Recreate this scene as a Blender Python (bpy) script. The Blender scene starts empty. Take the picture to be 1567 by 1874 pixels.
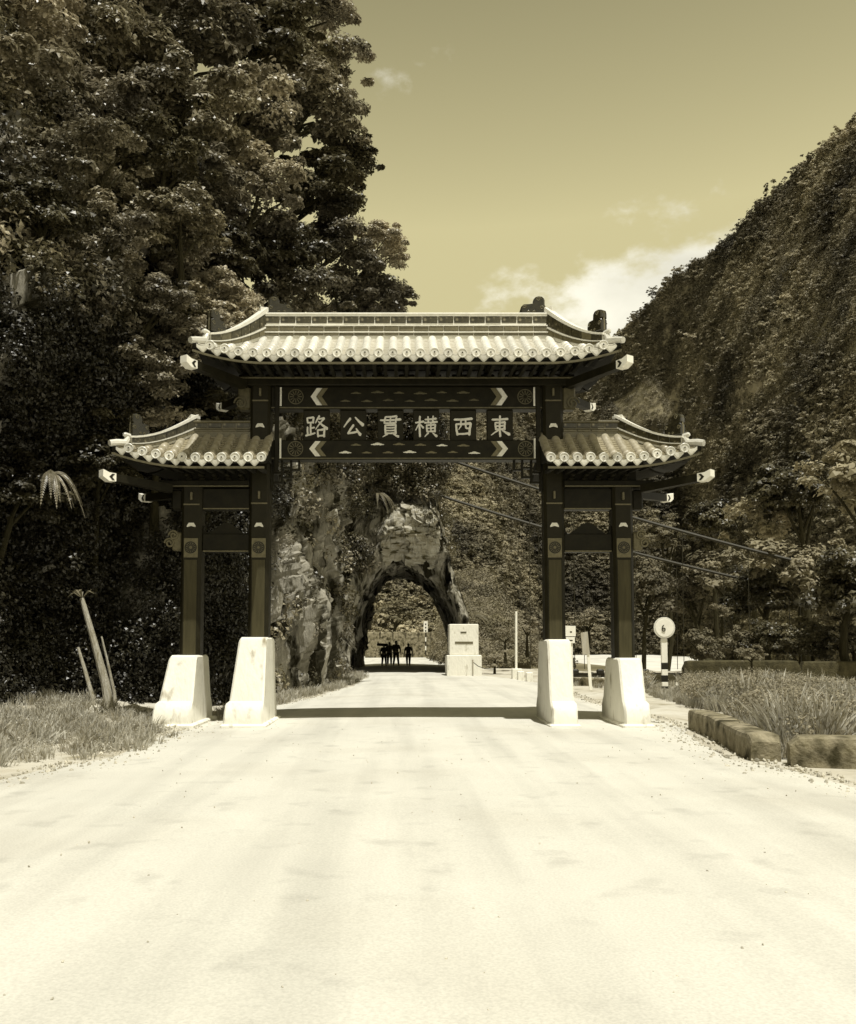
import bpy, bmesh, math, random
import numpy as np
from mathutils import Vector, Matrix, Euler

random.seed(7)
RNG = np.random.default_rng(11)
R = math.radians
scn = bpy.context.scene
COL = scn.collection

# ------------------------------------------------------------------ camera
F, HOR, PX0 = 1680.0, 1180.0, 735.0          # focal length, horizon row and centre column, in photograph pixels
EYE, PITCH = 1.55, R(4.0)
PPY = HOR - F * math.tan(PITCH)
cam_d = bpy.data.cameras.new('camera')
cam = bpy.data.objects.new('camera', cam_d)
COL.objects.link(cam)
cam.location = (0, 0, EYE)
cam.rotation_euler = (R(90) + PITCH, 0, 0)
cam_d.sensor_fit = 'VERTICAL'
cam_d.sensor_height = 36.0
cam_d.sensor_width = 36.0
cam_d.lens = 36.0 * F / 1874.0
cam_d.shift_x = (783.5 - PX0) / 1874.0
cam_d.shift_y = (PPY - 937.0) / 1874.0
cam_d.clip_start = 0.1
cam_d.clip_end = 3000
scn.camera = cam

# ------------------------------------------------------------------ sun, sky, exposure
SUN_EL, SUN_AZ = R(71), R(22)                 # from behind the camera, a little to the right
sun_from = Vector((math.sin(SUN_AZ) * math.cos(SUN_EL), -math.cos(SUN_AZ) * math.cos(SUN_EL), math.sin(SUN_EL)))
sd = bpy.data.lights.new('sun', 'SUN')
sun = bpy.data.objects.new('sun', sd)
COL.objects.link(sun)
sd.energy = 5.0
sd.angle = R(0.5)
sd.color = (1.0, 0.972, 0.89)
sun.rotation_euler = (-sun_from).to_track_quat('-Z', 'Y').to_euler()
sun.location = (0, 0, 60)

world = bpy.data.worlds.new('World')
scn.world = world
world.use_nodes = True
nt = world.node_tree
nt.nodes.clear()
N = nt.nodes.new
L = nt.links.new
out = N('ShaderNodeOutputWorld')
bg = N('ShaderNodeBackground')
bg.inputs['Strength'].default_value = 0.15
L(bg.outputs[0], out.inputs[0])
sky = N('ShaderNodeTexSky')
sky.sky_type = 'NISHITA'
sky.sun_disc = False
sky.sun_elevation = SUN_EL
sky.sun_rotation = math.atan2(sun_from.x, sun_from.y)
sky.air_density = 1.0
sky.dust_density = 0.3
spc = N('ShaderNodeSeparateColor')            # the print is monochrome: one channel of the sky, deeper overhead, paler low down
L(sky.outputs[0], spc.inputs[0])
tc = N('ShaderNodeTexCoord')
sep_ = N('ShaderNodeSeparateXYZ'); L(tc.outputs['Generated'], sep_.inputs[0])
deep = N('ShaderNodeMapRange'); L(sep_.outputs['Z'], deep.inputs[0])
deep.inputs[1].default_value = 0.30; deep.inputs[2].default_value = 0.66
deep.inputs[3].default_value = 4.0; deep.inputs[4].default_value = 1.75
deep2 = N('ShaderNodeMapRange'); L(sep_.outputs['Z'], deep2.inputs[0])
deep2.inputs[1].default_value = 0.60; deep2.inputs[2].default_value = 0.95
deep2.inputs[3].default_value = 1.0; deep2.inputs[4].default_value = 0.55
dm = N('ShaderNodeMath'); dm.operation = 'MULTIPLY'
L(deep.outputs[0], dm.inputs[0]); L(deep2.outputs[0], dm.inputs[1])
bw = N('ShaderNodeMath'); bw.operation = 'MULTIPLY'
L(spc.outputs[0], bw.inputs[0]); L(dm.outputs[0], bw.inputs[1])
tint = N('ShaderNodeMix'); tint.data_type = 'RGBA'; tint.blend_type = 'MULTIPLY'
tint.inputs[0].default_value = 1.0
cap = N('ShaderNodeMath'); cap.operation = 'MINIMUM'; cap.inputs[1].default_value = 4.3
L(bw.outputs[0], cap.inputs[0])
L(cap.outputs[0], tint.inputs[6])
tint.inputs[7].default_value = (1.0, 0.90, 0.49, 1)
# bank of cumulus low over the mountains, all the way round
mp = N('ShaderNodeMapping'); L(tc.outputs['Generated'], mp.inputs[0])
mp.inputs['Scale'].default_value = (1, 1, 1.7)
mp.inputs['Location'].default_value = (8.78, 4.12, 1.24)
no = N('ShaderNodeTexNoise'); L(mp.outputs[0], no.inputs['Vector'])
no.inputs['Scale'].default_value = 3.6
no.inputs['Detail'].default_value = 9.0
no.inputs['Roughness'].default_value = 0.58
elev = N('ShaderNodeMapRange'); L(sep_.outputs['Z'], elev.inputs[0])
elev.inputs[1].default_value = 0.28; elev.inputs[2].default_value = 0.455
elev.inputs[3].default_value = 0.10; elev.inputs[4].default_value = -0.25
addn = N('ShaderNodeMath'); addn.operation = 'ADD'
L(no.outputs[0], addn.inputs[0]); L(elev.outputs[0], addn.inputs[1])
cr = N('ShaderNodeMapRange'); cr.interpolation_type = 'SMOOTHSTEP'
L(addn.outputs[0], cr.inputs[0]); cr.inputs[1].default_value = 0.385; cr.inputs[2].default_value = 0.485
no2 = N('ShaderNodeTexNoise'); L(mp.outputs[0], no2.inputs['Vector'])
no2.inputs['Scale'].default_value = 7.0; no2.inputs['Detail'].default_value = 6.0
cshade = N('ShaderNodeMapRange'); L(no2.outputs[0], cshade.inputs[0])
cshade.inputs[1].default_value = 0.36; cshade.inputs[2].default_value = 0.58
cshade.inputs[3].default_value = 5.3; cshade.inputs[4].default_value = 6.9
ccol = N('ShaderNodeMix'); ccol.data_type = 'RGBA'; ccol.blend_type = 'MULTIPLY'; ccol.inputs[0].default_value = 1.0
L(cshade.outputs[0], ccol.inputs[6]); ccol.inputs[7].default_value = (1.0, 0.965, 0.80, 1)
mixc = N('ShaderNodeMix'); mixc.data_type = 'RGBA'
L(cr.outputs[0], mixc.inputs[0]); L(tint.outputs[2], mixc.inputs[6]); L(ccol.outputs[2], mixc.inputs[7])
L(mixc.outputs[2], bg.inputs['Color'])

vs = scn.view_settings
scn.display_settings.display_device = 'sRGB'
vs.view_transform = 'Standard'
vs.look = 'None'
vs.exposure = 0.0
vs.gamma = 1.0
vs.use_curve_mapping = False
try:
    scn.cycles.max_bounces = 6
    scn.cycles.diffuse_bounces = 3
    scn.cycles.glossy_bounces = 2
    scn.cycles.transparent_max_bounces = 4
    scn.cycles.caustics_reflective = False
    scn.cycles.caustics_refractive = False
except Exception:
    pass

# ------------------------------------------------------------------ helpers
CP, SP = math.cos(PITCH), math.sin(PITCH)


def P(px, py, Y):
    """Point of the place seen at photograph pixel (px, py), Y metres in front of the camera."""
    u, v = (px - PX0) / F, (PPY - py) / F
    # ray in world: right*u + up*v + forward
    dy, dz = CP - v * SP, SP + v * CP
    k = Y / dy
    return Vector((u * k, Y, EYE + dz * k))


def depth_of(py):
    v = (PPY - py) / F
    dz = SP + v * CP
    return -EYE / dz * (CP - v * SP)


def Q(px, py):
    """Point of the flat ground seen at a photograph pixel."""
    return P(px, py, depth_of(py))


def tone(v, wm=1.0):
    """Warm grey of reflectance v, as the toned print shows it."""
    b = 0.46 + 0.42 * min(1, max(0, (v - 0.05) / 0.65))
    g = 0.905 + 0.06 * min(1, max(0, (v - 0.3) / 0.4))
    k = min(1, max(0, (v - 0.36) / 0.14))          # whitewashed and sun-bleached surfaces are nearly neutral
    g, b = g + (0.985 - g) * k, b + (0.87 - b) * k
    return (min(v * (1.03 - .02 * k), .93), v * g, v * b, 1)


def mat(name, v, var=0.25, scale=6.0, rough=0.8, bump=0.15, bscale=None, spec=0.3, detail=6.0, stretch=(1, 1, 1), obj_rand=0.0, spots=None):
    m = bpy.data.materials.new(name)
    m.use_nodes = True
    t = m.node_tree
    b = t.nodes['Principled BSDF']
    b.inputs['Roughness'].default_value = rough
    b.inputs['Specular IOR Level'].default_value = spec
    c = t.nodes.new('ShaderNodeTexCoord')
    mpn = t.nodes.new('ShaderNodeMapping')
    mpn.inputs['Scale'].default_value = stretch
    t.links.new(c.outputs['Object'], mpn.inputs[0])
    n = t.nodes.new('ShaderNodeTexNoise')
    n.inputs['Scale'].default_value = scale
    n.inputs['Detail'].default_value = detail
    n.inputs['Roughness'].default_value = 0.62
    t.links.new(mpn.outputs[0], n.inputs['Vector'])
    r = t.nodes.new('ShaderNodeValToRGB')
    r.color_ramp.elements[0].position = 0.3
    r.color_ramp.elements[1].position = 0.72
    r.color_ramp.elements[0].color = tone(v * (1 - var))
    r.color_ramp.elements[1].color = tone(min(0.92, v * (1 + var)))
    t.links.new(n.outputs[0], r.inputs[0])
    colour = r.outputs[0]
    if spots:
        sv, sscale, lo, hi = spots
        n3 = t.nodes.new('ShaderNodeTexNoise'); n3.inputs['Scale'].default_value = sscale; n3.inputs['Detail'].default_value = 7
        t.links.new(mpn.outputs[0], n3.inputs['Vector'])
        mr = t.nodes.new('ShaderNodeMapRange'); mr.inputs[1].default_value = lo; mr.inputs[2].default_value = hi
        t.links.new(n3.outputs[0], mr.inputs[0])
        mx = t.nodes.new('ShaderNodeMix'); mx.data_type = 'RGBA'
        t.links.new(mr.outputs[0], mx.inputs[0]); t.links.new(colour, mx.inputs[6]); mx.inputs[7].default_value = tone(sv)
        colour = mx.outputs[2]
    if obj_rand:
        oi = t.nodes.new('ShaderNodeObjectInfo')
        mr = t.nodes.new('ShaderNodeMapRange')
        mr.inputs[3].default_value = 1 - obj_rand; mr.inputs[4].default_value = 1 + obj_rand
        t.links.new(oi.outputs['Random'], mr.inputs[0])
        mx = t.nodes.new('ShaderNodeMix'); mx.data_type = 'RGBA'; mx.blend_type = 'MULTIPLY'; mx.inputs[0].default_value = 1
        t.links.new(colour, mx.inputs[6]); t.links.new(mr.outputs[0], mx.inputs[7])
        colour = mx.outputs[2]
    t.links.new(colour, b.inputs['Base Color'])
    if bump:
        n2 = t.nodes.new('ShaderNodeTexNoise')
        n2.inputs['Scale'].default_value = bscale or scale * 5
        n2.inputs['Detail'].default_value = 8
        t.links.new(mpn.outputs[0], n2.inputs['Vector'])
        bp = t.nodes.new('ShaderNodeBump')
        bp.inputs['Strength'].default_value = bump
        bp.inputs['Distance'].default_value = 0.05
        t.links.new(n2.outputs[0], bp.inputs['Height'])
        t.links.new(bp.outputs[0], b.inputs['Normal'])
    return m


def leaf_mat(name, v, var=0.35, rough=0.42, spec=0.5, trans=0.25, scale=1.3, fine=14.0, patch=0):
    m = bpy.data.materials.new(name)
    m.use_nodes = True
    t = m.node_tree
    b = t.nodes['Principled BSDF']
    b.inputs['Roughness'].default_value = rough
    b.inputs['Specular IOR Level'].default_value = spec
    c = t.nodes.new('ShaderNodeTexCoord')
    n = t.nodes.new('ShaderNodeTexNoise'); n.inputs['Scale'].default_value = fine; n.inputs['Detail'].default_value = 2
    t.links.new(c.outputs['Object'], n.inputs['Vector'])
    oi = t.nodes.new('ShaderNodeObjectInfo')
    ad = t.nodes.new('ShaderNodeMath'); ad.operation = 'MULTIPLY_ADD'
    t.links.new(oi.outputs['Random'], ad.inputs[0]); ad.inputs[1].default_value = 0.35
    t.links.new(n.outputs[0], ad.inputs[2])
    r = t.nodes.new('ShaderNodeValToRGB')
    r.color_ramp.elements[0].position = 0.38; r.color_ramp.elements[1].position = 0.98
    r.color_ramp.elements[0].color = tone(v * (1 - var)); r.color_ramp.elements[1].color = tone(v * (1 + var * 1.3))
    t.links.new(ad.outputs[0], r.inputs[0])
    t.links.new(r.outputs[0], b.inputs['Base Color'])
    colour = r.outputs[0]
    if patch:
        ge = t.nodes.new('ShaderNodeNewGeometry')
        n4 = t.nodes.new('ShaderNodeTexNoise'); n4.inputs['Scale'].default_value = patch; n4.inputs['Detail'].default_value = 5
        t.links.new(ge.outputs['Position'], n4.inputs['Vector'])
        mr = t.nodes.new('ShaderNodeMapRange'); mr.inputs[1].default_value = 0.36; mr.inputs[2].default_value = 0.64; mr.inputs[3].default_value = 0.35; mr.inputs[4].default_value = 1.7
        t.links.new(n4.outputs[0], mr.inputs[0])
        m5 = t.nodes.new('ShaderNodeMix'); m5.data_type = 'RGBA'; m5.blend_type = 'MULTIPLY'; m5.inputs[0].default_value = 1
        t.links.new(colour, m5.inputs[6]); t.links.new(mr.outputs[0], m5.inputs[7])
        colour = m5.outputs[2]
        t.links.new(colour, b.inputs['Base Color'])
    tr = t.nodes.new('ShaderNodeBsdfTranslucent')
    t.links.new(colour, tr.inputs[0])
    mx = t.nodes.new('ShaderNodeMixShader'); mx.inputs[0].default_value = trans
    t.links.new(b.outputs[0], mx.inputs[1]); t.links.new(tr.outputs[0], mx.inputs[2])
    t.links.new(mx.outputs[0], t.nodes['Material Output'].inputs[0])
    return m


def np_mesh(name, v, f, m=None, smooth=False):
    """Mesh from numpy arrays; f is (n, 3) or (n, 4)."""
    me = bpy.data.meshes.new(name)
    v = np.asarray(v, dtype=np.float32); f = np.asarray(f, dtype=np.int32)
    k = f.shape[1]
    me.vertices.add(len(v)); me.vertices.foreach_set('co', v.ravel())
    me.loops.add(f.size); me.loops.foreach_set('vertex_index', f.ravel())
    me.polygons.add(len(f)); me.polygons.foreach_set('loop_start', np.arange(0, f.size, k, dtype=np.int32))
    me.polygons.foreach_set('loop_total', np.full(len(f), k, dtype=np.int32))
    me.polygons.foreach_set('use_smooth', np.full(len(f), smooth, dtype=bool))
    me.update(calc_edges=True)
    if m: me.materials.append(m)
    return me


def link(name, me, parent=None, loc=(0, 0, 0), rot=(0, 0, 0)):
    o = bpy.data.objects.new(name, me)
    COL.objects.link(o)
    o.location = loc; o.rotation_euler = rot
    if parent: o.parent = parent
    return o


def tag(o, label=None, cat=None, group=None, kind=None):
    if label: o['label'] = label
    if cat: o['category'] = cat
    if group: o['group'] = group
    if kind: o['kind'] = kind
    return o


def thing(name, label, cat, loc=(0, 0, 0), group=None, rz=0):
    return tag(link(name, None, None, loc, (0, 0, rz)), label, cat, group)


class MB:
    """Collects shapes for one mesh."""
    def __init__(s): s.v, s.f = [], []

    def add(s, vs, fs):
        o = len(s.v); s.v += [tuple(x) for x in vs]; s.f += [tuple(i + o for i in f) for f in fs]; return s

    def hexa(s, p):
        """Eight corners: four of the bottom ring, then four of the top ring."""
        return s.add(p, [(3, 2, 1, 0), (4, 5, 6, 7), (0, 1, 5, 4), (1, 2, 6, 5), (2, 3, 7, 6), (3, 0, 4, 7)])

    def box(s, x0, x1, y0, y1, z0, z1):
        return s.hexa([(x0, y0, z0), (x1, y0, z0), (x1, y1, z0), (x0, y1, z0), (x0, y0, z1), (x1, y0, z1), (x1, y1, z1), (x0, y1, z1)])

    def cbox(s, x0, x1, y0, y1, z0, z1, c=0.01):
        """Box with chamfered vertical and horizontal edges."""
        a = [(x0 + c, y0), (x1 - c, y0), (x1, y0 + c), (x1, y1 - c), (x1 - c, y1), (x0 + c, y1), (x0, y1 - c), (x0, y0 + c)]
        def ins(k): return [(x0 + c + k, y0 + k), (x1 - c - k, y0 + k), (x1 - k, y0 + c + k), (x1 - k, y1 - c - k), (x1 - c - k, y1 - k), (x0 + c + k, y1 - k), (x0 + k, y1 - c - k), (x0 + k, y0 + c + k)]
        rings = [[(x, y, z0) for x, y in ins(c)], [(x, y, z0 + c) for x, y in a], [(x, y, z1 - c) for x, y in a], [(x, y, z1) for x, y in ins(c)]]
        return s.loft(rings)

    def loft(s, rings, cap=True):
        n = len(rings[0]); vs, fs = [], []
        for r in rings: vs += list(r)
        for i in range(len(rings) - 1):
            for j in range(n):
                a, b = i * n + j, i * n + (j + 1) % n
                fs.append((a, b, b + n, a + n))
        if cap:
            fs.append(tuple(range(n))[::-1]); fs.append(tuple((len(rings) - 1) * n + j for j in range(n)))
        return s.add(vs, fs)

    def tube(s, pts, rad, n=8, cap=True):
        pts = [Vector(p) for p in pts]
        rr = rad if isinstance(rad, (list, tuple)) else [rad] * len(pts)
        rings = []
        ref = None
        for i, p in enumerate(pts):
            t = (pts[min(i + 1, len(pts) - 1)] - pts[max(i - 1, 0)]).normalized()
            if ref is None: ref = Vector((0, 0, 1)) if abs(t.z) < 0.9 else Vector((1, 0, 0))
            a = t.cross(ref).normalized(); b = a.cross(t).normalized(); ref = b
            rings.append([p + (a * math.cos(2 * math.pi * k / n) + b * math.sin(2 * math.pi * k / n)) * rr[i] for k in range(n)])
        return s.loft(rings, cap)

    def prism(s, poly, d0, d1, axis='y'):
        """Polygon (a, z) extruded along an axis."""
        def mk(a, z, d): return (a, d, z) if axis == 'y' else ((d, a, z) if axis == 'x' else (a, z, d))
        return s.loft([[mk(a, z, d0) for a, z in poly], [mk(a, z, d1) for a, z in poly]])

    def ball(s, c, r, n=8, m=6, sc=(1, 1, 1)):
        rings = []
        for i in range(m + 1):
            th = math.pi * (i + 0.02) / (m + 0.04)
            rings.append([(c[0] + r * sc[0] * math.sin(th) * math.cos(2 * math.pi * k / n), c[1] + r * sc[1] * math.sin(th) * math.sin(2 * math.pi * k / n), c[2] - r * sc[2] * math.cos(th)) for k in range(n)])
        return s.loft(rings)

    def mesh(s, name, m, smooth=False):
        me = bpy.data.meshes.new(name)
        me.from_pydata(s.v, [], s.f)
        bm = bmesh.new(); bm.from_mesh(me)
        bmesh.ops.recalc_face_normals(bm, faces=bm.faces)
        bm.to_mesh(me); bm.free()
        me.materials.append(m)
        if smooth:
            for p in me.polygons: p.use_smooth = True
            try: me.set_sharp_from_angle(angle=R(35))
            except Exception: pass
        return me

    def build(s, name, m, parent=None, smooth=False, loc=(0, 0, 0), rot=(0, 0, 0)):
        return link(name, s.mesh(name, m, smooth), parent, loc, rot)


def _hash(i, j, k, seed):
    h = (i * 374761393 + j * 668265263 + k * 2147483647 + seed * 144665) & 0xFFFFFFFF
    h = ((h ^ (h >> 13)) * 1274126177) & 0xFFFFFFFF
    h = ((h ^ (h >> 16)) * 2246822519) & 0xFFFFFFFF
    return ((h ^ (h >> 15)) & 0xFFFFFF) / float(0xFFFFFF)


def vnoise(p, seed=0):
    p = np.asarray(p, dtype=np.float64)
    i = np.floor(p).astype(np.int64); f = p - i; u = f * f * (3 - 2 * f)
    r = 0
    for a in (0, 1):
        for b in (0, 1):
            for c in (0, 1):
                w = (u[:, 0] if a else 1 - u[:, 0]) * (u[:, 1] if b else 1 - u[:, 1]) * (u[:, 2] if c else 1 - u[:, 2])
                r = r + w * _hash(i[:, 0] + a, i[:, 1] + b, i[:, 2] + c, seed)
    return r * 2 - 1


def fbm(p, seed=0, octv=4, gain=0.5):
    r, a = 0, 1.0
    p = np.asarray(p, dtype=np.float64)
    for o in range(octv):
        r = r + a * vnoise(p * (2.03 ** o) + 17.3 * o, seed + o); a *= gain
    return r


def blocks(p, seed=0):
    """Value that is constant with a tilt inside each cell of a jittered grid: blocky rock."""
    p = np.asarray(p, dtype=np.float64)
    base = np.floor(p).astype(np.int64)
    best = np.full(len(p), 1e9); val = np.zeros(len(p))
    for a in (-1, 0, 1):
        for b in (-1, 0, 1):
            for c in (-1, 0, 1):
                ci = base + np.array([a, b, c])
                j = np.stack([_hash(ci[:, 0], ci[:, 1], ci[:, 2], seed + q) for q in range(3)], 1)
                d = p - (ci + j)
                dist = (d ** 2).sum(1)
                h = _hash(ci[:, 0], ci[:, 1], ci[:, 2], seed + 5)
                g = np.stack([_hash(ci[:, 0], ci[:, 1], ci[:, 2], seed + 6 + q) - 0.5 for q in range(3)], 1)
                v = (h * 2 - 1) + 1.2 * (d * g).sum(1)
                w = dist < best
                best = np.where(w, dist, best); val = np.where(w, v, val)
    return val


def crevice(p, seed=0, w=0.12):
    """1 along the joints between cells of a jittered grid, 0 inside the cells."""
    p = np.asarray(p, dtype=np.float64)
    base = np.floor(p).astype(np.int64)
    f1 = np.full(len(p), 1e9); f2 = np.full(len(p), 1e9)
    for a in (-1, 0, 1):
        for b in (-1, 0, 1):
            for c in (-1, 0, 1):
                ci = base + np.array([a, b, c])
                j = np.stack([_hash(ci[:, 0], ci[:, 1], ci[:, 2], seed + q) for q in range(3)], 1)
                d = np.sqrt(((p - (ci + j)) ** 2).sum(1))
                n2 = np.where(d < f1, f1, np.minimum(f2, d)); f1 = np.minimum(f1, d); f2 = n2
    return np.clip(1 - (f2 - f1) / w, 0, 1)


_scatter_n = [0]


def scatter(name, pts, scl, rot, sources, kind='stuff'):
    """One object that repeats the source meshes at points (geometry nodes)."""
    _scatter_n[0] += 1
    c = bpy.data.collections.new(name + '_sources')
    for i, me in enumerate(sources):
        c.objects.link(bpy.data.objects.new('%s_source_%02d' % (name, i), me))
    me = bpy.data.meshes.new(name)
    n = len(pts)
    me.vertices.add(n); me.vertices.foreach_set('co', np.asarray(pts, dtype=np.float32).ravel())
    a = me.attributes.new('size', 'FLOAT', 'POINT'); a.data.foreach_set('value', np.asarray(scl, dtype=np.float32))
    a = me.attributes.new('turn', 'FLOAT_VECTOR', 'POINT'); a.data.foreach_set('vector', np.asarray(rot, dtype=np.float32).ravel())
    a = me.attributes.new('pick', 'INT', 'POINT'); a.data.foreach_set('value', RNG.integers(0, len(sources), n).astype(np.int32))
    o = link(name, me)
    g = bpy.data.node_groups.new(name + '_scatter', 'GeometryNodeTree')
    g.interface.new_socket('Geometry', in_out='INPUT', socket_type='NodeSocketGeometry')
    g.interface.new_socket('Geometry', in_out='OUTPUT', socket_type='NodeSocketGeometry')
    gi, go = g.nodes.new('NodeGroupInput'), g.nodes.new('NodeGroupOutput')
    ci = g.nodes.new('GeometryNodeCollectionInfo')
    ci.inputs['Collection'].default_value = c
    ci.inputs['Separate Children'].default_value = True
    ci.inputs['Reset Children'].default_value = True
    ip = g.nodes.new('GeometryNodeInstanceOnPoints')
    ip.inputs['Pick Instance'].default_value = True
    def attr(nm, ty):
        q = g.nodes.new('GeometryNodeInputNamedAttribute'); q.data_type = ty; q.inputs['Name'].default_value = nm
        return q.outputs['Attribute']
    g.links.new(gi.outputs[0], ip.inputs['Points'])
    g.links.new(ci.outputs[0], ip.inputs['Instance'])
    g.links.new(attr('pick', 'INT'), ip.inputs['Instance Index'])
    g.links.new(attr('turn', 'FLOAT_VECTOR'), ip.inputs['Rotation'])
    g.links.new(attr('size', 'FLOAT'), ip.inputs['Scale'])
    g.links.new(ip.outputs[0], go.inputs[0])
    md = o.modifiers.new('scatter', 'NODES'); md.node_group = g
    o['kind'] = kind
    return o


# ------------------------------------------------------------------ materials
M = {}
M['road'] = mat('pale_road', 0.56, 0.06, 0.5, 0.9, 0.10, 60, 0.15, spots=(0.47, 0.35, 0.5, 0.75))
def road_wear(m):
    t = m.node_tree; b = t.nodes['Principled BSDF']
    src = b.inputs['Base Color'].links[0].from_socket
    c = t.nodes.new('ShaderNodeTexCoord')
    def mulby(src, fac_sock):
        x = t.nodes.new('ShaderNodeMix'); x.data_type = 'RGBA'; x.blend_type = 'MULTIPLY'; x.inputs[0].default_value = 1
        t.links.new(src, x.inputs[6]); t.links.new(fac_sock, x.inputs[7]); return x.outputs[2]
    def nz(scale, stretch, lo, hi, a, b_, det=8):
        mp_ = t.nodes.new('ShaderNodeMapping'); mp_.inputs['Scale'].default_value = stretch; t.links.new(c.outputs['Object'], mp_.inputs[0])
        n = t.nodes.new('ShaderNodeTexNoise'); n.inputs['Scale'].default_value = scale; n.inputs['Detail'].default_value = det; t.links.new(mp_.outputs[0], n.inputs['Vector'])
        r = t.nodes.new('ShaderNodeMapRange'); r.inputs[1].default_value = lo; r.inputs[2].default_value = hi; r.inputs[3].default_value = a; r.inputs[4].default_value = b_
        t.links.new(n.outputs[0], r.inputs[0]); return r.outputs[0]
    src = mulby(src, nz(1.0, (1.6, .10, 1), .45, .68, 1.03, .86))      # long wheel tracks
    src = mulby(src, nz(60, (1, 1, 1), .35, .7, 1.05, .88))            # grit
    src = mulby(src, nz(2.2, (1, 1, 1), .58, .72, 1.0, .84))           # stains
    t.links.new(src, b.inputs['Base Color'])


road_wear(M['road'])
M['ground'] = mat('dry_ground', 0.48, 0.22, 0.6, 0.95, 0.4, 9, 0.1, spots=(0.25, 1.2, 0.52, 0.7))
M['pebble'] = mat('pebble', 0.44, 0.3, 3, 0.9, 0.0, obj_rand=0.35)
M['gravel'] = mat('river_gravel', 0.60, 0.18, 0.15, 0.95, 0.3, 1.5, 0.1)
M['white'] = mat('white_plaster', 0.78, 0.06, 3.0, 0.8, 0.35, 14, 0.2, stretch=(1, 1, .45), spots=(0.30, 4.5, 0.60, 0.78))
M['white_paint'] = mat('white_paint', 0.84, 0.06, 6, 0.5, 0.05, 40, 0.4)
M['cream'] = mat('cream_paint', 0.66, 0.15, 20, 0.55, 0.0)
M['ochre'] = mat('dull_ochre_paint', 0.13, 0.25, 20, 0.55, 0.0)
M['dimline'] = mat('dull_line_paint', 0.085, 0.3, 14, 0.5, 0.0)
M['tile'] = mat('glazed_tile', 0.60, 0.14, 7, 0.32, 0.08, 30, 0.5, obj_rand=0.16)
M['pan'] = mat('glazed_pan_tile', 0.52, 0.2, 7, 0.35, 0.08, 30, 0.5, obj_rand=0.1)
M['tile_shade'] = mat('shade_toned_tile', 0.30, 0.3, 7, 0.35, 0.08, 30, 0.4, obj_rand=0.15)  # darker copy of the tile for the wings: the main roof's shade as colour
M['pan_shade'] = mat('shade_toned_pan_tile', 0.24, 0.3, 7, 0.4, 0.08, 30, 0.4, obj_rand=0.15)  # pan tile darkened the same way, shade put into its colour
M['mortar'] = mat('white_mortar', 0.68, 0.10, 10, 0.8, 0.2, 40, 0.2)
M['ridge_dark'] = mat('dark_glazed_ridge_tile', 0.045, 0.45, 9, 0.3, 0.15, 30, 0.5, obj_rand=0.2, spots=(0.25, 14, 0.58, 0.75))
M['ridge_mid'] = mat('pale_glazed_ridge_tile', 0.12, 0.25, 9, 0.35, 0.1, 30, 0.5, obj_rand=0.15)
M['beast'] = mat('dark_glazed_beast', 0.022, 0.4, 14, 0.25, 0.1, 30, 0.5)
M['col'] = mat('dark_red_lacquer', 0.055, 0.25, 5, 0.45, 0.05, 20, 0.12, stretch=(4, 4, 0.4))
M['coledge'] = mat('darker_red_lacquer', 0.018, 0.2, 5, 0.45, 0.05, 20, 0.12)
M['beam'] = mat('dark_painted_beam', 0.013, 0.35, 6, 0.5, 0.06, 20, 0.12)
M['soffit'] = mat('dark_soffit', 0.012, 0.3, 6, 0.7, 0.1, 20, 0.2)
M['panel'] = mat('black_tablet', 0.018, 0.2, 8, 0.45, 0.02, 30, 0.12)
M['rock'] = mat('marble_rock', 0.25, 0.8, 1.7, 0.9, 0.8, 14, 0.15, detail=10, stretch=(1, 1, 0.4), spots=(0.02, 1.5, 0.50, 0.58))
M['rock_pale'] = mat('pale_marble_rock', 0.34, 0.45, 2.6, 0.9, 0.8, 14, 0.15, detail=10, stretch=(0.7, 1, 2.2), spots=(0.07, 2.2, 0.56, 0.64))
M['stone'] = mat('old_stone', 0.24, 0.45, 3.5, 0.95, 0.6, 18, 0.15, spots=(0.04, 3.1, 0.47, 0.66))
M['darkstone'] = mat('dark_mossy_stone', 0.06, 0.5, 3.5, 0.95, 0.6, 18, 0.15)
M['soil'] = mat('hill_soil', 0.14, 0.5, 0.06, 0.95, 0.6, 0.5, 0.1, spots=(0.28, 0.03, 0.5, 0.62))
M['bark'] = mat('bark', 0.035, 0.4, 5, 0.9, 0.6, 20, 0.1, stretch=(2, 2, 0.4))
M['palebark'] = mat('pale_bark', 0.34, 0.4, 5, 0.9, 0.6, 20, 0.1, stretch=(3, 3, 0.3))
M['black'] = mat('black_paint', 0.015, 0.2, 8, 0.5, 0.0)
M['steel'] = mat('dark_steel', 0.03, 0.3, 8, 0.6, 0.05)
M['wood'] = mat('grey_wood', 0.40, 0.2, 4, 0.85, 0.2, 20, 0.1, stretch=(1, 1, 0.2))
M['cloth'] = mat('dark_cloth', 0.03, 0.3, 8, 0.95, 0.1)
M['cloth2'] = mat('grey_cloth', 0.08, 0.3, 8, 0.95, 0.1)
M['skin'] = mat('skin', 0.20, 0.1, 8, 0.6, 0.0)
M['hair'] = mat('black_hair', 0.012, 0.2, 8, 0.5, 0.0)
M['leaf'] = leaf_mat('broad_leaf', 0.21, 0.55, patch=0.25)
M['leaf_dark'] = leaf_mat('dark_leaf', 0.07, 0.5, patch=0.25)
M['leaf_shade'] = leaf_mat('shade_toned_leaf', 0.022, 0.5, trans=0.1)  # leaf colour darkened to stand for the shade at the cliff foot
M['leaf_far'] = leaf_mat('hill_leaf', 0.165, 0.5, 0.6, 0.3, 0.2, fine=2.0, patch=0.05)
M['leaf_pale'] = leaf_mat('pale_leaf', 0.24, 0.4, 0.6, 0.3)
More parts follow.
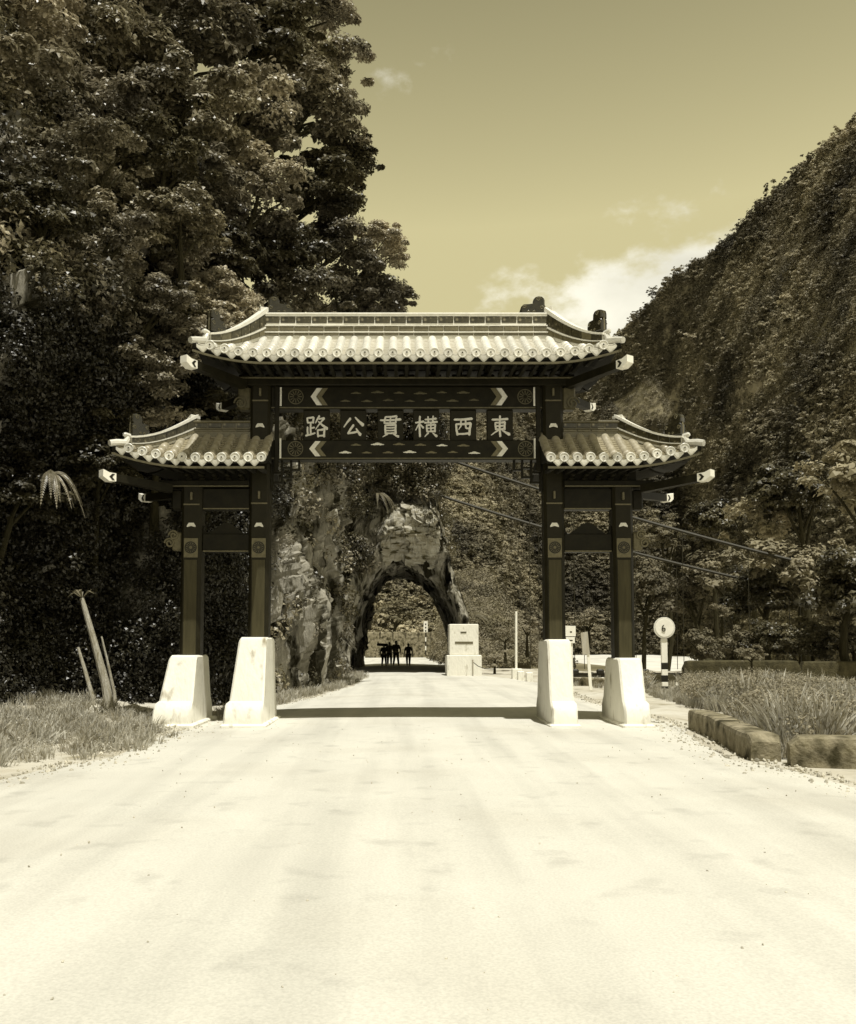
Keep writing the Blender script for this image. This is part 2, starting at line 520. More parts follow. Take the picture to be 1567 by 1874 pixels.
M['frond'] = leaf_mat('dry_frond', 0.17, 0.4, 0.5, 0.4)
M['grass'] = leaf_mat('dry_grass', 0.40, 0.35, 0.7, 0.2, 0.3)

# ------------------------------------------------------------------ ground, river bed and road
def ground_z(x, y):
    x = np.asarray(x, dtype=float); y = np.asarray(y, dtype=float)
    def ss(a, b, t): k = np.clip((t - a) / (b - a), 0, 1); return k * k * (3 - 2 * k)
    drop = ss(7.5, 13, x - 0.10 * (y - 40) * (y > 40)) * ss(40, 52, y)
    z = -2.6 * drop
    z = z + 0.10 * fbm(np.stack([x * 0.3, y * 0.3, 0 * x], 1), 3, 3) * (np.abs(x) > 6)
    left = ss(-4.4, -7.5, x) * (y < 60) * 0.35
    return z + left


xs = np.concatenate([np.linspace(-500, -40, 16)[:-1], np.linspace(-40, -10, 12)[:-1], np.linspace(-10, 20, 81)[:-1], np.linspace(20, 60, 20)[:-1], np.linspace(60, 500, 16)])
ys = np.concatenate([np.linspace(-300, -12, 12)[:-1], np.linspace(-12, 60, 120)[:-1], np.linspace(60, 160, 40)[:-1], np.linspace(160, 700, 16)])
gx, gy = np.meshgrid(xs, ys)
gzv = ground_z(gx.ravel(), gy.ravel())
nx, ny = len(xs), len(ys)
idx = np.arange(nx * ny).reshape(ny, nx)
quads = np.stack([idx[:-1, :-1], idx[:-1, 1:], idx[1:, 1:], idx[1:, :-1]], -1).reshape(-1, 4)
tag(link('ground', np_mesh('ground', np.stack([gx.ravel(), gy.ravel(), gzv], 1), quads, M['ground'], True)), kind='structure')

road_rows = [(-12, -7, 9), (6, -5.5, 6.5), (10, -4.7, 5.0), (12.5, -4.1, 4.5), (15, -4.0, 4.8), (18, -3.9, 5.2), (22, -3.4, 5.2), (26, -2.75, 5.1), (32, -2.1, 5.4), (38, -1.7, 5.6), (44, -1.6, 4.6), (47, -2.3, 4.0),
             (50, -2.8, 3.2), (68, -2.4, 3.4), (72, -2.6, 5), (80, -5, 8), (95, -9, 12), (115, -16, 18)]
rr = np.array(road_rows, dtype=float)
yy = np.linspace(-12, 115, 300)
xl = np.interp(yy, rr[:, 0], rr[:, 1]) + 0.12 * fbm(np.stack([yy * 0.7, yy * 0, yy * 0], 1), 8, 3)
xr = np.interp(yy, rr[:, 0], rr[:, 2]) + 0.12 * fbm(np.stack([yy * 0.7, yy * 0 + 9, yy * 0], 1), 8, 3)
cols = 24
v = []
for i in range(len(yy)):
    for j in range(cols + 1):
        t = j / cols
        v.append((xl[i] + (xr[i] - xl[i]) * t, yy[i], 0))
v = np.array(v)
edge = np.tile(np.abs(np.linspace(-1, 1, cols + 1)), len(yy))
v[:, 2] = np.maximum(ground_z(v[:, 0], v[:, 1]), 0) * (np.abs(v[:, 0]) > 4) + 0.012 + (0.03 + 0.05 * np.clip((v[:, 1] - 17.5) / 2.0, 0, 1)) * (1 - edge ** 4) + 0.008 * fbm(v * 0.8, 5, 2)
idx = np.arange(len(v)).reshape(len(yy), cols + 1)
quads = np.stack([idx[:-1, :-1], idx[:-1, 1:], idx[1:, 1:], idx[1:, :-1]], -1).reshape(-1, 4)
tag(link('road', np_mesh('road', v, quads, M['road'], True)), kind='structure')

# loose stones along the road edges and scattered grit
def stone_mesh(seed):
    rng = np.random.default_rng(seed)
    bm = bmesh.new(); bmesh.ops.create_icosphere(bm, subdivisions=1, radius=1)
    for v_ in bm.verts: v_.co *= float(rng.uniform(.7, 1.15)); v_.co.z *= .6
    me_ = bpy.data.meshes.new('pebble'); bm.to_mesh(me_); bm.free(); me_.materials.append(M['pebble']); return me_


k = 5200
yg = 3.0 + 30 * RNG.uniform(0, 1, k) ** 1.6
sd_ = RNG.integers(0, 2, k)
le, re_ = np.interp(yg, rr[:, 0], rr[:, 1]), np.interp(yg, rr[:, 0], rr[:, 2])
inset = np.abs(RNG.normal(size=k)) * 0.45 - 0.35
xg = np.where(sd_ == 0, le + inset, re_ - inset)
mid_ = RNG.uniform(0, 1, k) < .12
xg = np.where(mid_, RNG.uniform(le, re_), xg)
sg = np.where(mid_, RNG.uniform(.004, .012, k), .008 + .03 * RNG.uniform(0, 1, k) ** 3)
scatter('road_gravel', np.stack([xg, yg, np.where(mid_, .045, .02) + 0 * xg], 1), sg, RNG.uniform(-3, 3, (k, 3)), [stone_mesh(q) for q in range(3)])

# pale gravel bed of the river across the valley
v, fcs = [], []
rbx = np.linspace(10, 150, 60); rby = np.linspace(62, 230, 60)
gx, gy = np.meshgrid(rbx, rby)
z = np.interp(gy.ravel(), [62, 120, 230], [-2.5, -2.0, -1.0]) + 0.4 * fbm(np.stack([gx.ravel() * 0.08, gy.ravel() * 0.08, 0 * gx.ravel()], 1), 21, 3)
idx = np.arange(3600).reshape(60, 60)
quads = np.stack([idx[:-1, :-1], idx[:-1, 1:], idx[1:, 1:], idx[1:, :-1]], -1).reshape(-1, 4)
tag(link('river_bed', np_mesh('river_bed', np.stack([gx.ravel(), gy.ravel(), z], 1), quads, M['gravel'], True)), kind='structure')

# ------------------------------------------------------------------ leaf sources
def leaf_quads(c, n, size, rng, droop=0.3):
    """Bent diamond leaves at centres c with facing n."""
    k = len(c)
    n = n / (np.linalg.norm(n, axis=1, keepdims=True) + 1e-9)
    r = rng.normal(size=(k, 3))
    t = np.cross(n, r); t /= (np.linalg.norm(t, axis=1, keepdims=True) + 1e-9)
    b = np.cross(n, t)
    s = (size * rng.uniform(0.6, 1.35, k))[:, None]
    a0 = c - t * s * 0.5
    a1 = c + b * s * 0.26 + n * s * 0.08
    a2 = c + t * s * 0.5 - n * s * droop * 0.6
    a3 = c - b * s * 0.26 + n * s * 0.08
    v = np.stack([a0, a1, a2, a3], 1).reshape(-1, 3)
    i = np.arange(k)[:, None] * 4
    f = np.concatenate([i + np.array([[0, 1, 3]]), i + np.array([[1, 2, 3]])], 0)
    return v, f


def clump_mesh(name, m, leaves, size, seed, flat=0.7):
    rng = np.random.default_rng(seed)
    d = rng.normal(size=(leaves, 3)); d /= np.linalg.norm(d, axis=1, keepdims=True)
    r = rng.uniform(0.45, 1.0, leaves) ** 0.6
    c = d * r[:, None] * np.array([1, 1, flat])
    n = d * 0.8 + np.array([0, 0, 0.6]) + rng.normal(size=(leaves, 3)) * 0.4
    v, f = leaf_quads(c, n, size, rng)
    return np_mesh(name, v, f, m)


def crown_mesh(name, m, seed, blobs=34, per=190, size=0.085, flat=0.9, ragged=1.0):
    """Crown of radius about 1: many leafy sub-clumps with gaps between."""
    rng = np.random.default_rng(seed)
    V, Fc, o = [], [], 0
    for b in range(blobs):
        d = rng.normal(size=3); d /= np.linalg.norm(d)
        if d[2] < -0.75: d[2] *= -0.6
        rad = rng.uniform(0.3, 0.92 * ragged)
        bc = d * rad * np.array([1, 1, flat])
        br = rng.uniform(0.18, 0.36)
        if b % 6 == 0:
            bc = d * rng.uniform(0.82, 0.97) * np.array([1, 1, flat]); br = rng.uniform(0.08, 0.16)
        lsz = size * rng.uniform(0.65, 1.35)
        q = rng.normal(size=(per, 3)); q /= np.linalg.norm(q, axis=1, keepdims=True)
        q[:, 2] = np.where(q[:, 2] < -0.2, -q[:, 2] * 0.7, q[:, 2])
        c = bc + q * br * (rng.uniform(0.3, 1.05, per) ** 0.7)[:, None] * np.array([1, 1, 0.75])
        n = q * 0.55 + d * 0.25 + np.array([0, 0, 0.65]) + rng.normal(size=(per, 3)) * 0.38
        v, f = leaf_quads(c, n, lsz, rng)
        V.append(v); Fc.append(f + o); o += len(v)
    return np_mesh(name, np.concatenate(V), np.concatenate(Fc), m)


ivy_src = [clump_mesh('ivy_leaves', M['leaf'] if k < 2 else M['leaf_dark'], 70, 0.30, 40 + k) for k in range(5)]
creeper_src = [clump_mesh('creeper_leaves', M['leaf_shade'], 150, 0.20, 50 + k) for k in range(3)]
far_src = [clump_mesh('far_leaves', M['leaf_far'], 130, 0.34, 60 + k, 0.85) for k in range(5)]
pale_src = [clump_mesh('pale_leaves', M['leaf_pale'], 90, 0.22, 80 + k, 0.7) for k in range(4)]


def blade_mesh(name, m, n, h, seed, spread=0.25, w=0.012):
    rng = np.random.default_rng(seed)
    V, Fc = [], []
    for i in range(n):
        a = rng.uniform(0, 6.283); r = rng.uniform(0, spread)
        p = np.array([math.cos(a) * r, math.sin(a) * r, 0])
        lean = np.array([math.cos(a), math.sin(a), 0]) * rng.uniform(0.05, 0.45) + rng.normal(size=3) * [0.12, 0.12, 0]
        hh = h * rng.uniform(0.45, 1.1)
        side = np.array([-math.sin(a + 1), math.cos(a + 1), 0]) * w * rng.uniform(0.7, 1.5)
        o = len(V)
        for t, ww in ((0, 1), (0.5, 0.8), (0.85, 0.45), (1, 0.05)):
            q = p + lean * hh * t * t + np.array([0, 0, hh * (t - 0.18 * t * t)])
            V += [q - side * ww, q + side * ww]
        for k in range(3):
            Fc.append((o + 2 * k, o + 2 * k + 1, o + 2 * k + 3, o + 2 * k + 2))
    return np_mesh(name, np.array(V), np.array(Fc), m)


far_crowns = [crown_mesh('far_crown', M['leaf_far'], 700 + k, blobs=15, per=34, size=0.20, flat=1.0) for k in range(5)]
grass_src = [blade_mesh('grass_blades', M['grass'], 34, 0.36, 100 + k) for k in range(4)]
weed_src = [blade_mesh('weed_blades', M['grass'], 60, 0.85, 110 + k, 0.22, 0.016) for k in range(3)] + \
           [blade_mesh('weed_stems', M['grass'], 70, 0.6, 120 + k, 0.3, 0.011) for k in range(2)]

herb_src = [clump_mesh('herb_leaves', M['grass'], 46, 0.16, 130 + k, .8) for k in range(3)]
for me_ in herb_src:
    for v_ in me_.vertices: v_.co *= .34

# ------------------------------------------------------------------ cliff on the left
foot = np.array([(-14, -6), (-10.5, 4), (-8.6, 9), (-7.0, 14), (-5.9, 18.5), (-4.3, 24), (-3.3, 30), (-2.75, 36), (-2.55, 42), (-3.3, 48.5), (-5.5, 52)], dtype=float)
seg = np.concatenate([[0], np.cumsum(np.linalg.norm(np.diff(foot, axis=0), axis=1))])
NS, NH = 560, 190
ss_ = np.linspace(0, seg[-1], NS)
fx, fy = np.interp(ss_, seg, foot[:, 0]), np.interp(ss_, seg, foot[:, 1])
tx, ty = np.gradient(fx), np.gradient(fy)
for arr in (tx, ty):
    arr[:] = np.convolve(np.pad(arr, 8, mode='edge'), np.ones(17) / 17, mode='valid')
ln = np.hypot(tx, ty); nxv, nyv = ty / ln, -tx / ln      # towards the road
hh = np.concatenate([np.linspace(-0.5, 10, 120), np.linspace(10.3, 34, NH - 120)])
CL = np.zeros((NH, NS, 3))
for i, h in enumerate(hh):
    offs = 0.10 * max(h, 0) + 0.42 * max(h - 9, 0)
    rec = 2.0 * np.clip((26 - fy) / 5, 0, 1) * np.clip((8.2 - max(h, 0)) / 3.0, 0, 1)   # undercut foot beside the gateway, shaped so the overhang shades it
    CL[i, :, 0] = fx - nxv * (offs + rec); CL[i, :, 1] = fy - nyv * (offs + rec); CL[i, :, 2] = h
flat_ = CL.reshape(-1, 3)
nrm = np.tile(np.stack([nxv, nyv, 0 * nxv + 0.25], 1), (NH, 1))
q = flat_ * np.array([0.55, 0.55, 0.22])
disp = 0.95 * fbm(flat_ * np.array([0.22, 0.22, 0.12]), 31, 3) + 0.62 * blocks(q, 41) + 0.46 * blocks(flat_ * np.array([1.4, 1.4, 0.42]), 51) + 0.22 * blocks(flat_ * np.array([3.0, 3.0, 1.0]), 55) + 0.06 * fbm(flat_ * 4, 61, 2)
wob = np.stack([fbm(flat_ * 0.8, 91, 2), fbm(flat_ * 0.8, 93, 2), fbm(flat_ * 0.8, 95, 2)], 1) * 0.25
disp -= 0.34 * crevice(q * 1.15 + wob, 41, 0.16) + 0.20 * crevice(flat_ * np.array([1.5, 1.5, 0.6]) + wob, 51, 0.14) + 0.2
disp *= np.clip(0.35 + (flat_[:, 2]) * 0.25, 0.3, 1.0)
flat_ = flat_ + nrm * disp[:, None]
idx = np.arange(NH * NS).reshape(NH, NS)
quads = np.stack([idx[:-1, :-1], idx[:-1, 1:], idx[1:, 1:], idx[1:, :-1]], -1).reshape(-1, 4)
tag(link('rock_cliff', np_mesh('rock_cliff', flat_, quads, M['rock'])), kind='structure')
CLIFF = flat_.reshape(NH, NS, 3)
CLN = nrm.reshape(NH, NS, 3)

# hanging greenery on the cliff
pi, pj = RNG.integers(4, NH - 1, 34000), RNG.integers(100, NS - 1, 34000)
pp = CLIFF[pi, pj] + CLN[pi, pj] * RNG.uniform(0.0, 0.35, 34000)[:, None] + RNG.normal(size=(34000, 3)) * 0.1
cov = 0.45 + 0.9 * fbm(pp * 0.35, 71, 3)
near_cover = np.clip((27.5 - pp[:, 1]) / 2.5, 0, 1) * 1.4
high_cover = np.clip((pp[:, 2] - 8.2) / 3.0, 0, 1) * 1.1
bare_ = np.clip((pp[:, 1] - 26.5) / 2, 0, 1) * np.clip((9.0 - pp[:, 2]) / 2, 0, 1)
keep = (RNG.uniform(0, 1, 34000) < np.clip((cov - 0.43) * (1 - .85 * bare_) + near_cover + high_cover, 0.01, 1)) & (pp[:, 1] > 4)
pp = pp[keep]
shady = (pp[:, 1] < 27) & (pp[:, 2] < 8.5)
for nm_, sel, src in (('cliff_foliage', ~shady, ivy_src), ('shade_toned_creeper', shady, creeper_src)):
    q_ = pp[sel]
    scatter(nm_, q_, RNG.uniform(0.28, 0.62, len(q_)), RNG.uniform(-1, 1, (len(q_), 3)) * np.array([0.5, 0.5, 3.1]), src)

# ------------------------------------------------------------------ rock spur with the road tunnel
def resample(pts, n):
    pts = np.array(pts, dtype=float)
    d = np.concatenate([[0], np.cumsum(np.linalg.norm(np.diff(pts, axis=0), axis=1))]); d /= d[-1]
    t = np.linspace(0, 1, n)
    return np.stack([np.interp(t, d, pts[:, k]) for k in range(pts.shape[1])], 1)


YF, YB = 48.0, 67.0
arch_f = [(630, 1242), (633, 1190), (640, 1140), (654, 1092), (676, 1060), (704, 1040), (742, 1036), (774, 1043), (808, 1072), (832, 1110), (842, 1150), (845, 1190), (843, 1242)]
arch_b = [(664, 1224), (666, 1180), (670, 1140), (680, 1098), (696, 1070), (716, 1056), (744, 1054), (768, 1064), (790, 1090), (806, 1122), (816, 1160), (822, 1190), (826, 1224)]
outer_f = [(560, 1242), (548, 1150), (535, 1000), (535, 800), (555, 640), (640, 560), (720, 560), (772, 640), (797, 780), (803, 880), (806, 960), (808, 1030), (822, 1056), (846, 1092), (856, 1130), (860, 1180), (858, 1242)]
NA = 230
def topts(lst, Y):
    a = np.array([list(P(px, py, Y)) for px, py in lst]); return a
af, ab, of_ = resample(topts(arch_f, YF), NA), resample(topts(arch_b, YB), NA), None
of_ = resample(topts(outer_f, YF), NA)
ob = of_.copy(); ob[:, 1] = YB; ob[:, 0] = ob[:, 0] * 0.96 + 0.45
rings = []
NR, NL = 100, 50
for t in np.linspace(0, 1, NR): rings.append(af + (of_ - af) * t)
for t in np.linspace(0, 1, NL)[1:]: rings.append(of_ + (ob - of_) * t)
for t in np.linspace(0, 1, 5)[1:]: rings.append(ob + (ab - ob) * t)
for t in np.linspace(0, 1, NL)[1:-1]: rings.append(ab + (af - ab) * t)
SPR = np.array(rings)
front_n = NR
S0 = SPR.reshape(-1, 3)
loop_n = len(rings)
front_t = np.zeros(loop_n); front_t[:NR] = np.sin(np.linspace(0, 1, NR) * math.pi) ** 0.6
ft = np.repeat(front_t, NA)
dv = np.stack([fbm(S0 * 0.33, 201, 3) * 0.35 + 0.22 * blocks(S0 * np.array([0.6, .6, .35]), 211), fbm(S0 * 0.3, 221, 3) * 0.5, fbm(S0 * 0.33, 231, 3) * 0.3 + 0.2 * blocks(S0 * 0.7, 241)], 1)
lining = np.zeros(loop_n); lining[NR + NL + 3:] = 1; lining[0] = 1
lf = np.repeat(lining, NA)
dv *= (1 - 0.1 * lf)[:, None]
dv[:, [0, 2]] += (0.22 * blocks(S0 * 1.1, 311) + 0.12 * blocks(S0 * 2.4, 321))[:, None] * np.stack([np.cos(S0[:, 2] * 1.3 + 1), np.sin(S0[:, 0] * 1.7)], 1) * (0.4 + 0.6 * lf)[:, None]
# the front face bulges towards the viewer; a big smooth boulder sits over the mouth
c1 = P(752, 985, YF)
g = np.exp(-(((S0[:, 0] - c1.x) / 1.45) ** 4 + ((S0[:, 2] - c1.z) / 1.75) ** 4))
rough = 0.6 * blocks(S0 * np.array([0.75, 0.5, 0.45]), 251) + 0.32 * blocks(S0 * np.array([1.8, 1, 0.9]), 261) + 0.14 * blocks(S0 * np.array([3.6, 2, 2.4]), 265)
dv[:, 1] += -ft * (0.5 + 1.0 * fbm(S0 * 0.2, 271, 2) + rough * (1 - 0.75 * g)) - ft * 1.5 * g + ft * (1 - g) * (0.40 * crevice(S0 * np.array([0.75, 0.5, 0.45]) + dv * .3, 251, 0.15) + 0.22 * crevice(S0 * np.array([1.8, 1, 0.9]) + dv * .3, 261, 0.14)) + ft * g * 0.16 * crevice(S0 * np.array([.7, 1, 1.5]) + np.outer(S0[:, 0], [0, 0, .6]) + dv * .4, 289, 0.06) + ft * g * (0.24 * blocks(S0 * np.array([0.8, 1, 1.0]) + np.outer(S0[:, 0], [0, 0, .5]), 1281) + 0.12 * blocks(S0 * np.array([1.6, 1, 3.2]) + np.outer(S0[:, 0], [0, 0, .9]), 285))
dv[:, 2] *= np.clip((S0[:, 2] - 0.1) / 1.5, 0, 1)
flank = np.clip((S0[:, 0] - 2.4) / .6, 0, 1) * np.clip((6 - S0[:, 2]) / 1.5, 0, 1)
dv[:, [0, 1]] *= (1 - .6 * flank)[:, None]
S1 = S0 + dv
idx = np.arange(loop_n * NA).reshape(loop_n, NA)
idn = np.roll(idx, -1, axis=0)
quads = np.stack([idx[:, :-1], idx[:, 1:], idn[:, 1:], idn[:, :-1]], -1).reshape(-1, 4)
me = np_mesh('rock_spur', S1, quads, M['rock'])
me.materials.append(M['rock_pale'])
fc = S1[quads].mean(1)
gq = np.exp(-(((fc[:, 0] - c1.x) / 1.55) ** 4 + ((fc[:, 2] - c1.z) / 1.85) ** 4)) + 0.12 * fbm(fc * 1.5, 291, 2)
pale = (gq > 0.45) & (fc[:, 1] < YF + 3) & (np.repeat(np.arange(loop_n), NA - 1) < NR + 4)
me.polygons.foreach_set('material_index', pale.astype(np.int32))
bm = bmesh.new(); bm.from_mesh(me); bmesh.ops.recalc_face_normals(bm, faces=bm.faces); bm.to_mesh(me); bm.free()
tag(link('rock_tunnel', me), kind='structure')

# greenery on the spur: its top, its left flank and ledges
Sg = S1.reshape(loop_n, NA, 3)
k = 16000
ri, rj = RNG.integers(3, NR + NL - 4, k), RNG.integers(0, NA, k)
pp = Sg[ri, rj] + RNG.normal(size=(k, 3)) * 0.16 + np.array([0, -0.15, 0.1])
cov = 0.15 + 0.85 * fbm(pp * 0.4, 301, 3) + np.clip((pp[:, 2] - 8.0) / 3.0, 0, 1) * 0.95
gg = np.exp(-(((pp[:, 0] - c1.x) / 1.6) ** 4 + ((pp[:, 2] - c1.z) / 1.9) ** 4))
keep = (RNG.uniform(0, 1, k) < cov - gg * 1.5) & (pp[:, 2] > 5.6)
pp = pp[keep]
scatter('spur_foliage', pp, RNG.uniform(0.3, 0.65, len(pp)), RNG.uniform(-1, 1, (len(pp), 3)) * np.array([0.5, 0.5, 3.1]), ivy_src)

# ------------------------------------------------------------------ mountain across the valley
ridge = [(-300, 760), (500, 740), (700, 725), (860, 700), (960, 672), (1040, 650), (1110, 632), (1145, 606), (1190, 556), (1222, 522), (1262, 494), (1300, 468), (1335, 440), (1366, 410), (1396, 380), (1470, 315), (1567, 228), (1800, 60), (2200, -80)]
rg = np.array(ridge, dtype=float)
MX, MT = 260, 120
pxs = np.linspace(-300, 2200, MX)
rid = np.interp(pxs, rg[:, 0], rg[:, 1])
ridY = np.interp(pxs, [-300, 700, 1000, 1200, 1400, 1600, 2200], [300, 300, 290, 250, 215, 185, 120])
basY = np.interp(pxs, [-300, 700, 900, 1000, 1250, 1400, 1600, 2200], [118, 118, 122, 215, 225, 150, 95, 60])
MG = np.zeros((MT, MX, 3))
tt = np.linspace(0, 1, MT)
for i in range(MX):
    a = P(pxs[i], rid[i], ridY[i])
    ax, az = a.x, a.z
    bx = (pxs[i] - PX0) / F * basY[i]
    for j, t in enumerate(tt):
        if t <= 0.85:
            k_ = t / 0.85
            MG[j, i] = (bx + (ax - bx) * k_, basY[i] + (ridY[i] - basY[i]) * k_, -3 + (az + 3) * (k_ ** 0.9))
        else:
            k_ = (t - 0.85) / 0.15
            MG[j, i] = (ax + (ax - bx) * k_ * 0.8, ridY[i] + 110 * k_, az * (1 - 0.55 * k_ * k_) - 6 * k_)
mf = MG.reshape(-1, 3)
wgt = np.repeat(np.clip(np.minimum(tt / 0.2, (np.abs(tt - 0.85)) / 0.18 + 0.1), 0, 1), MX)
md_ = (9.0 * fbm(mf * np.array([.026, .012, .008]), 401, 4) + 3.0 * fbm(mf * 0.06, 411, 3) - 5.0 * (1 - np.abs(fbm(mf * np.array([.02, .008, .006]) + 3, 441, 2))) ** 4) * wgt
mf = mf + np.stack([0 * md_, -md_, 0.15 * md_], 1)
idx = np.arange(MT * MX).reshape(MT, MX)
quads = np.stack([idx[:-1, :-1], idx[:-1, 1:], idx[1:, 1:], idx[1:, :-1]], -1).reshape(-1, 4)
tag(link('mountain', np_mesh('mountain', mf, quads, M['soil'], True)), kind='structure')
MGd = mf.reshape(MT, MX, 3)
k = 62000
ti, tj = RNG.uniform(1, MT * 0.87, k), RNG.uniform(70, MX - 25, k)
a, b = ti.astype(int), tj.astype(int); fa, fb = (ti - a)[:, None], (tj - b)[:, None]
pp = (MGd[a, b] * (1 - fa) + MGd[a + 1, b] * fa) * (1 - fb) + (MGd[a, b + 1] * (1 - fa) + MGd[a + 1, b + 1] * fa) * fb
bare = fbm(pp * np.array([0.045, 0.03, 0.018]), 421, 3)
pc = np.array([list(P(1210, 745, 235))])[0]
slide = np.exp(-(((pp[:, 0] - pc[0]) / 9) ** 2 + ((pp[:, 2] - pc[2]) / 17) ** 2)) + .25 * fbm(pp * .09, 451, 3)
bare = np.where((ti > .40 * MT) & (ti < .70 * MT) & (pp[:, 0] > 30), bare, -1)
keep = RNG.uniform(0, 1, k) < np.clip(1.0 - np.clip((bare - 0.30) * 3.2, 0, 0.8), 0, 1)
keep &= RNG.uniform(0, 1, k) > np.clip((slide - .35) * 3, 0, .93)
sl_ = (slide > .38) & ~keep
scatter('pale_scrub', pp[sl_] + np.array([0, 0, .1]), RNG.uniform(.4, .8, int(sl_.sum())), RNG.uniform(-1, 1, (int(sl_.sum()), 3)) * np.array([.35, .35, 3.1]), pale_src)
pp = pp[keep] + np.array([0, 0, 0.4])
up = np.clip((pp[:, 2] / np.maximum(20, np.interp(pp[:, 0], [0, 40, 90, 150], [60, 75, 85, 90])) - .42) / .2, 0, 1)
scrub = RNG.uniform(0, 1, len(pp)) < (.35 + .5 * up)
sz = RNG.uniform(0.5, 1.3, len(pp))
q_ = pp[scrub]
scatter('mountain_scrub', q_, sz[scrub], RNG.uniform(-1, 1, (len(q_), 3)) * np.array([0.35, 0.35, 3.1]), far_src)
q_ = pp[~scrub]; q_ = q_[RNG.uniform(0, 1, len(q_)) < .62]
scatter('mountain_forest', q_, 1.1 + 2.3 * RNG.uniform(0, 1, len(q_)) ** 1.6, RNG.uniform(-1, 1, (len(q_), 3)) * np.array([0.2, 0.2, 3.1]), far_crowns)
k = 420
tj = RNG.uniform(120, MX - 25, k).astype(int); ti = RNG.integers(int(MT * .80), int(MT * .87), k)
pp = MGd[ti, tj] + np.stack([RNG.normal(size=k), RNG.normal(size=k), RNG.uniform(.3, 2.2, k)], 1)
scatter('ridge_forest', pp, RNG.uniform(1.0, 2.4, k), RNG.uniform(-1, 1, (k, 3)) * np.array([0.3, 0.3, 3.1]), far_crowns)

# paler scrub on the near bank beside the tunnel
bk = []
bx_, by_ = np.linspace(3.2, 19, 60), np.linspace(58, 100, 40)
gx, gy = np.meshgrid(bx_, by_)
hgt = np.clip((gy.ravel() - 60) / 28, 0, 1) ** 0.8 * np.clip((12.5 - gx.ravel()) / 5, 0, 1) * np.clip((gx.ravel() - 3.2) / 2.0, 0, 1) * 8.5
z = -0.4 + hgt + 0.5 * fbm(np.stack([gx.ravel() * 0.3, gy.ravel() * 0.3, 0 * gx.ravel()], 1), 431, 3) * np.clip(hgt, 0, 1)
idx = np.arange(2400).reshape(40, 60)
quads = np.stack([idx[:-1, :-1], idx[:-1, 1:], idx[1:, 1:], idx[1:, :-1]], -1).reshape(-1, 4)
BKv = np.stack([gx.ravel(), gy.ravel(), z], 1)
tag(link('bank', np_mesh('bank', BKv, quads, M['soil'], True)), kind='structure')
keep = RNG.choice(np.nonzero(hgt > 0.3)[0], 1500)
pp = BKv[keep] + RNG.normal(size=(1500, 3)) * np.array([0.3, 0.4, 0.15])
scatter('bank_scrub', pp, RNG.uniform(0.3, 0.8, 1500), RNG.uniform(-1, 1, (1500, 3)) * np.array([0.4, 0.4, 3.1]), pale_src + far_src[:2])

# ------------------------------------------------------------------ the gateway
GY = 18.1
GC = P(744, 1180, GY).x
gate = thing('gateway', 'tiled traditional archway with dark columns and white tapered plinths spanning the road', 'archway', (GC, GY, 0))


def gxp(px, yl=0.0, py=1000): return P(px, py, GY + yl).x - GC
def gz(py, yl=0.0): return P(744, py, GY + yl).z


CX = [gxp(353, 0, 1050), gxp(476, 0, 1050), gxp(1013, 0, 1050), gxp(1138, 0, 1050)]
PL_TOP = [gz(1199, -.4), gz(1166, -.4), gz(1170, -.4), gz(1204, -.4)]
ZCT_IN, ZCT_OUT = gz(700), gz(893)


def rosette(name, parent, cx, z, y, r, m, spokes=14, square=None):
    b = MB()
    n = 20
    b.loft([[(cx + (r + dr) * math.cos(2 * math.pi * i / n), y - dy, z + (r + dr) * math.sin(2 * math.pi * i / n)) for i in range(n)] for dr, dy in ((0, 0), (0, .008), (-.018, .008), (-.018, 0))], False)
    for i in range(spokes):
        a = 2 * math.pi * i / spokes
        c, s_ = math.cos(a), math.sin(a)
        p0, p1 = r * .25, r * .78
        w = .012
        b.loft([[(cx + c * p0 - s_ * w * .4, y, z + s_ * p0 + c * w * .4), (cx + c * p1 - s_ * w, y, z + s_ * p1 + c * w), (cx + c * p1 + s_ * w, y, z + s_ * p1 - c * w), (cx + c * p0 + s_ * w * .4, y, z + s_ * p0 - c * w * .4)],
                [(cx + c * p0 - s_ * w * .4, y - .007, z + s_ * p0 + c * w * .4), (cx + c * p1 - s_ * w, y - .007, z + s_ * p1 + c * w), (cx + c * p1 + s_ * w, y - .007, z + s_ * p1 - c * w), (cx + c * p0 + s_ * w * .4, y - .007, z + s_ * p0 - c * w * .4)]])
    if square:
        w = square
        for sx in (-1, 1):
            for sz in (-1, 1):
                b.add([(cx + sx * w, y - .006, z + sz * w), (cx + sx * (w - .06), y - .006, z + sz * w), (cx + sx * w, y - .006, z + sz * (w - .06))], [(0, 1, 2)])
    return b.build(name, m, parent)


def scroll(b, cx, cz, y0, y1, r, sx, turns=1.6, w=0.022):
    """Raised spiral on a beam end."""
    pts = []
    n = 26
    for i in range(n):
        t = i / (n - 1); a = turns * 2 * math.pi * t; q = r * (1 - 0.78 * t)
        pts.append((cx + sx * q * math.cos(a), y0, cz + q * math.sin(a)))
    b.tube(pts, w, 5)


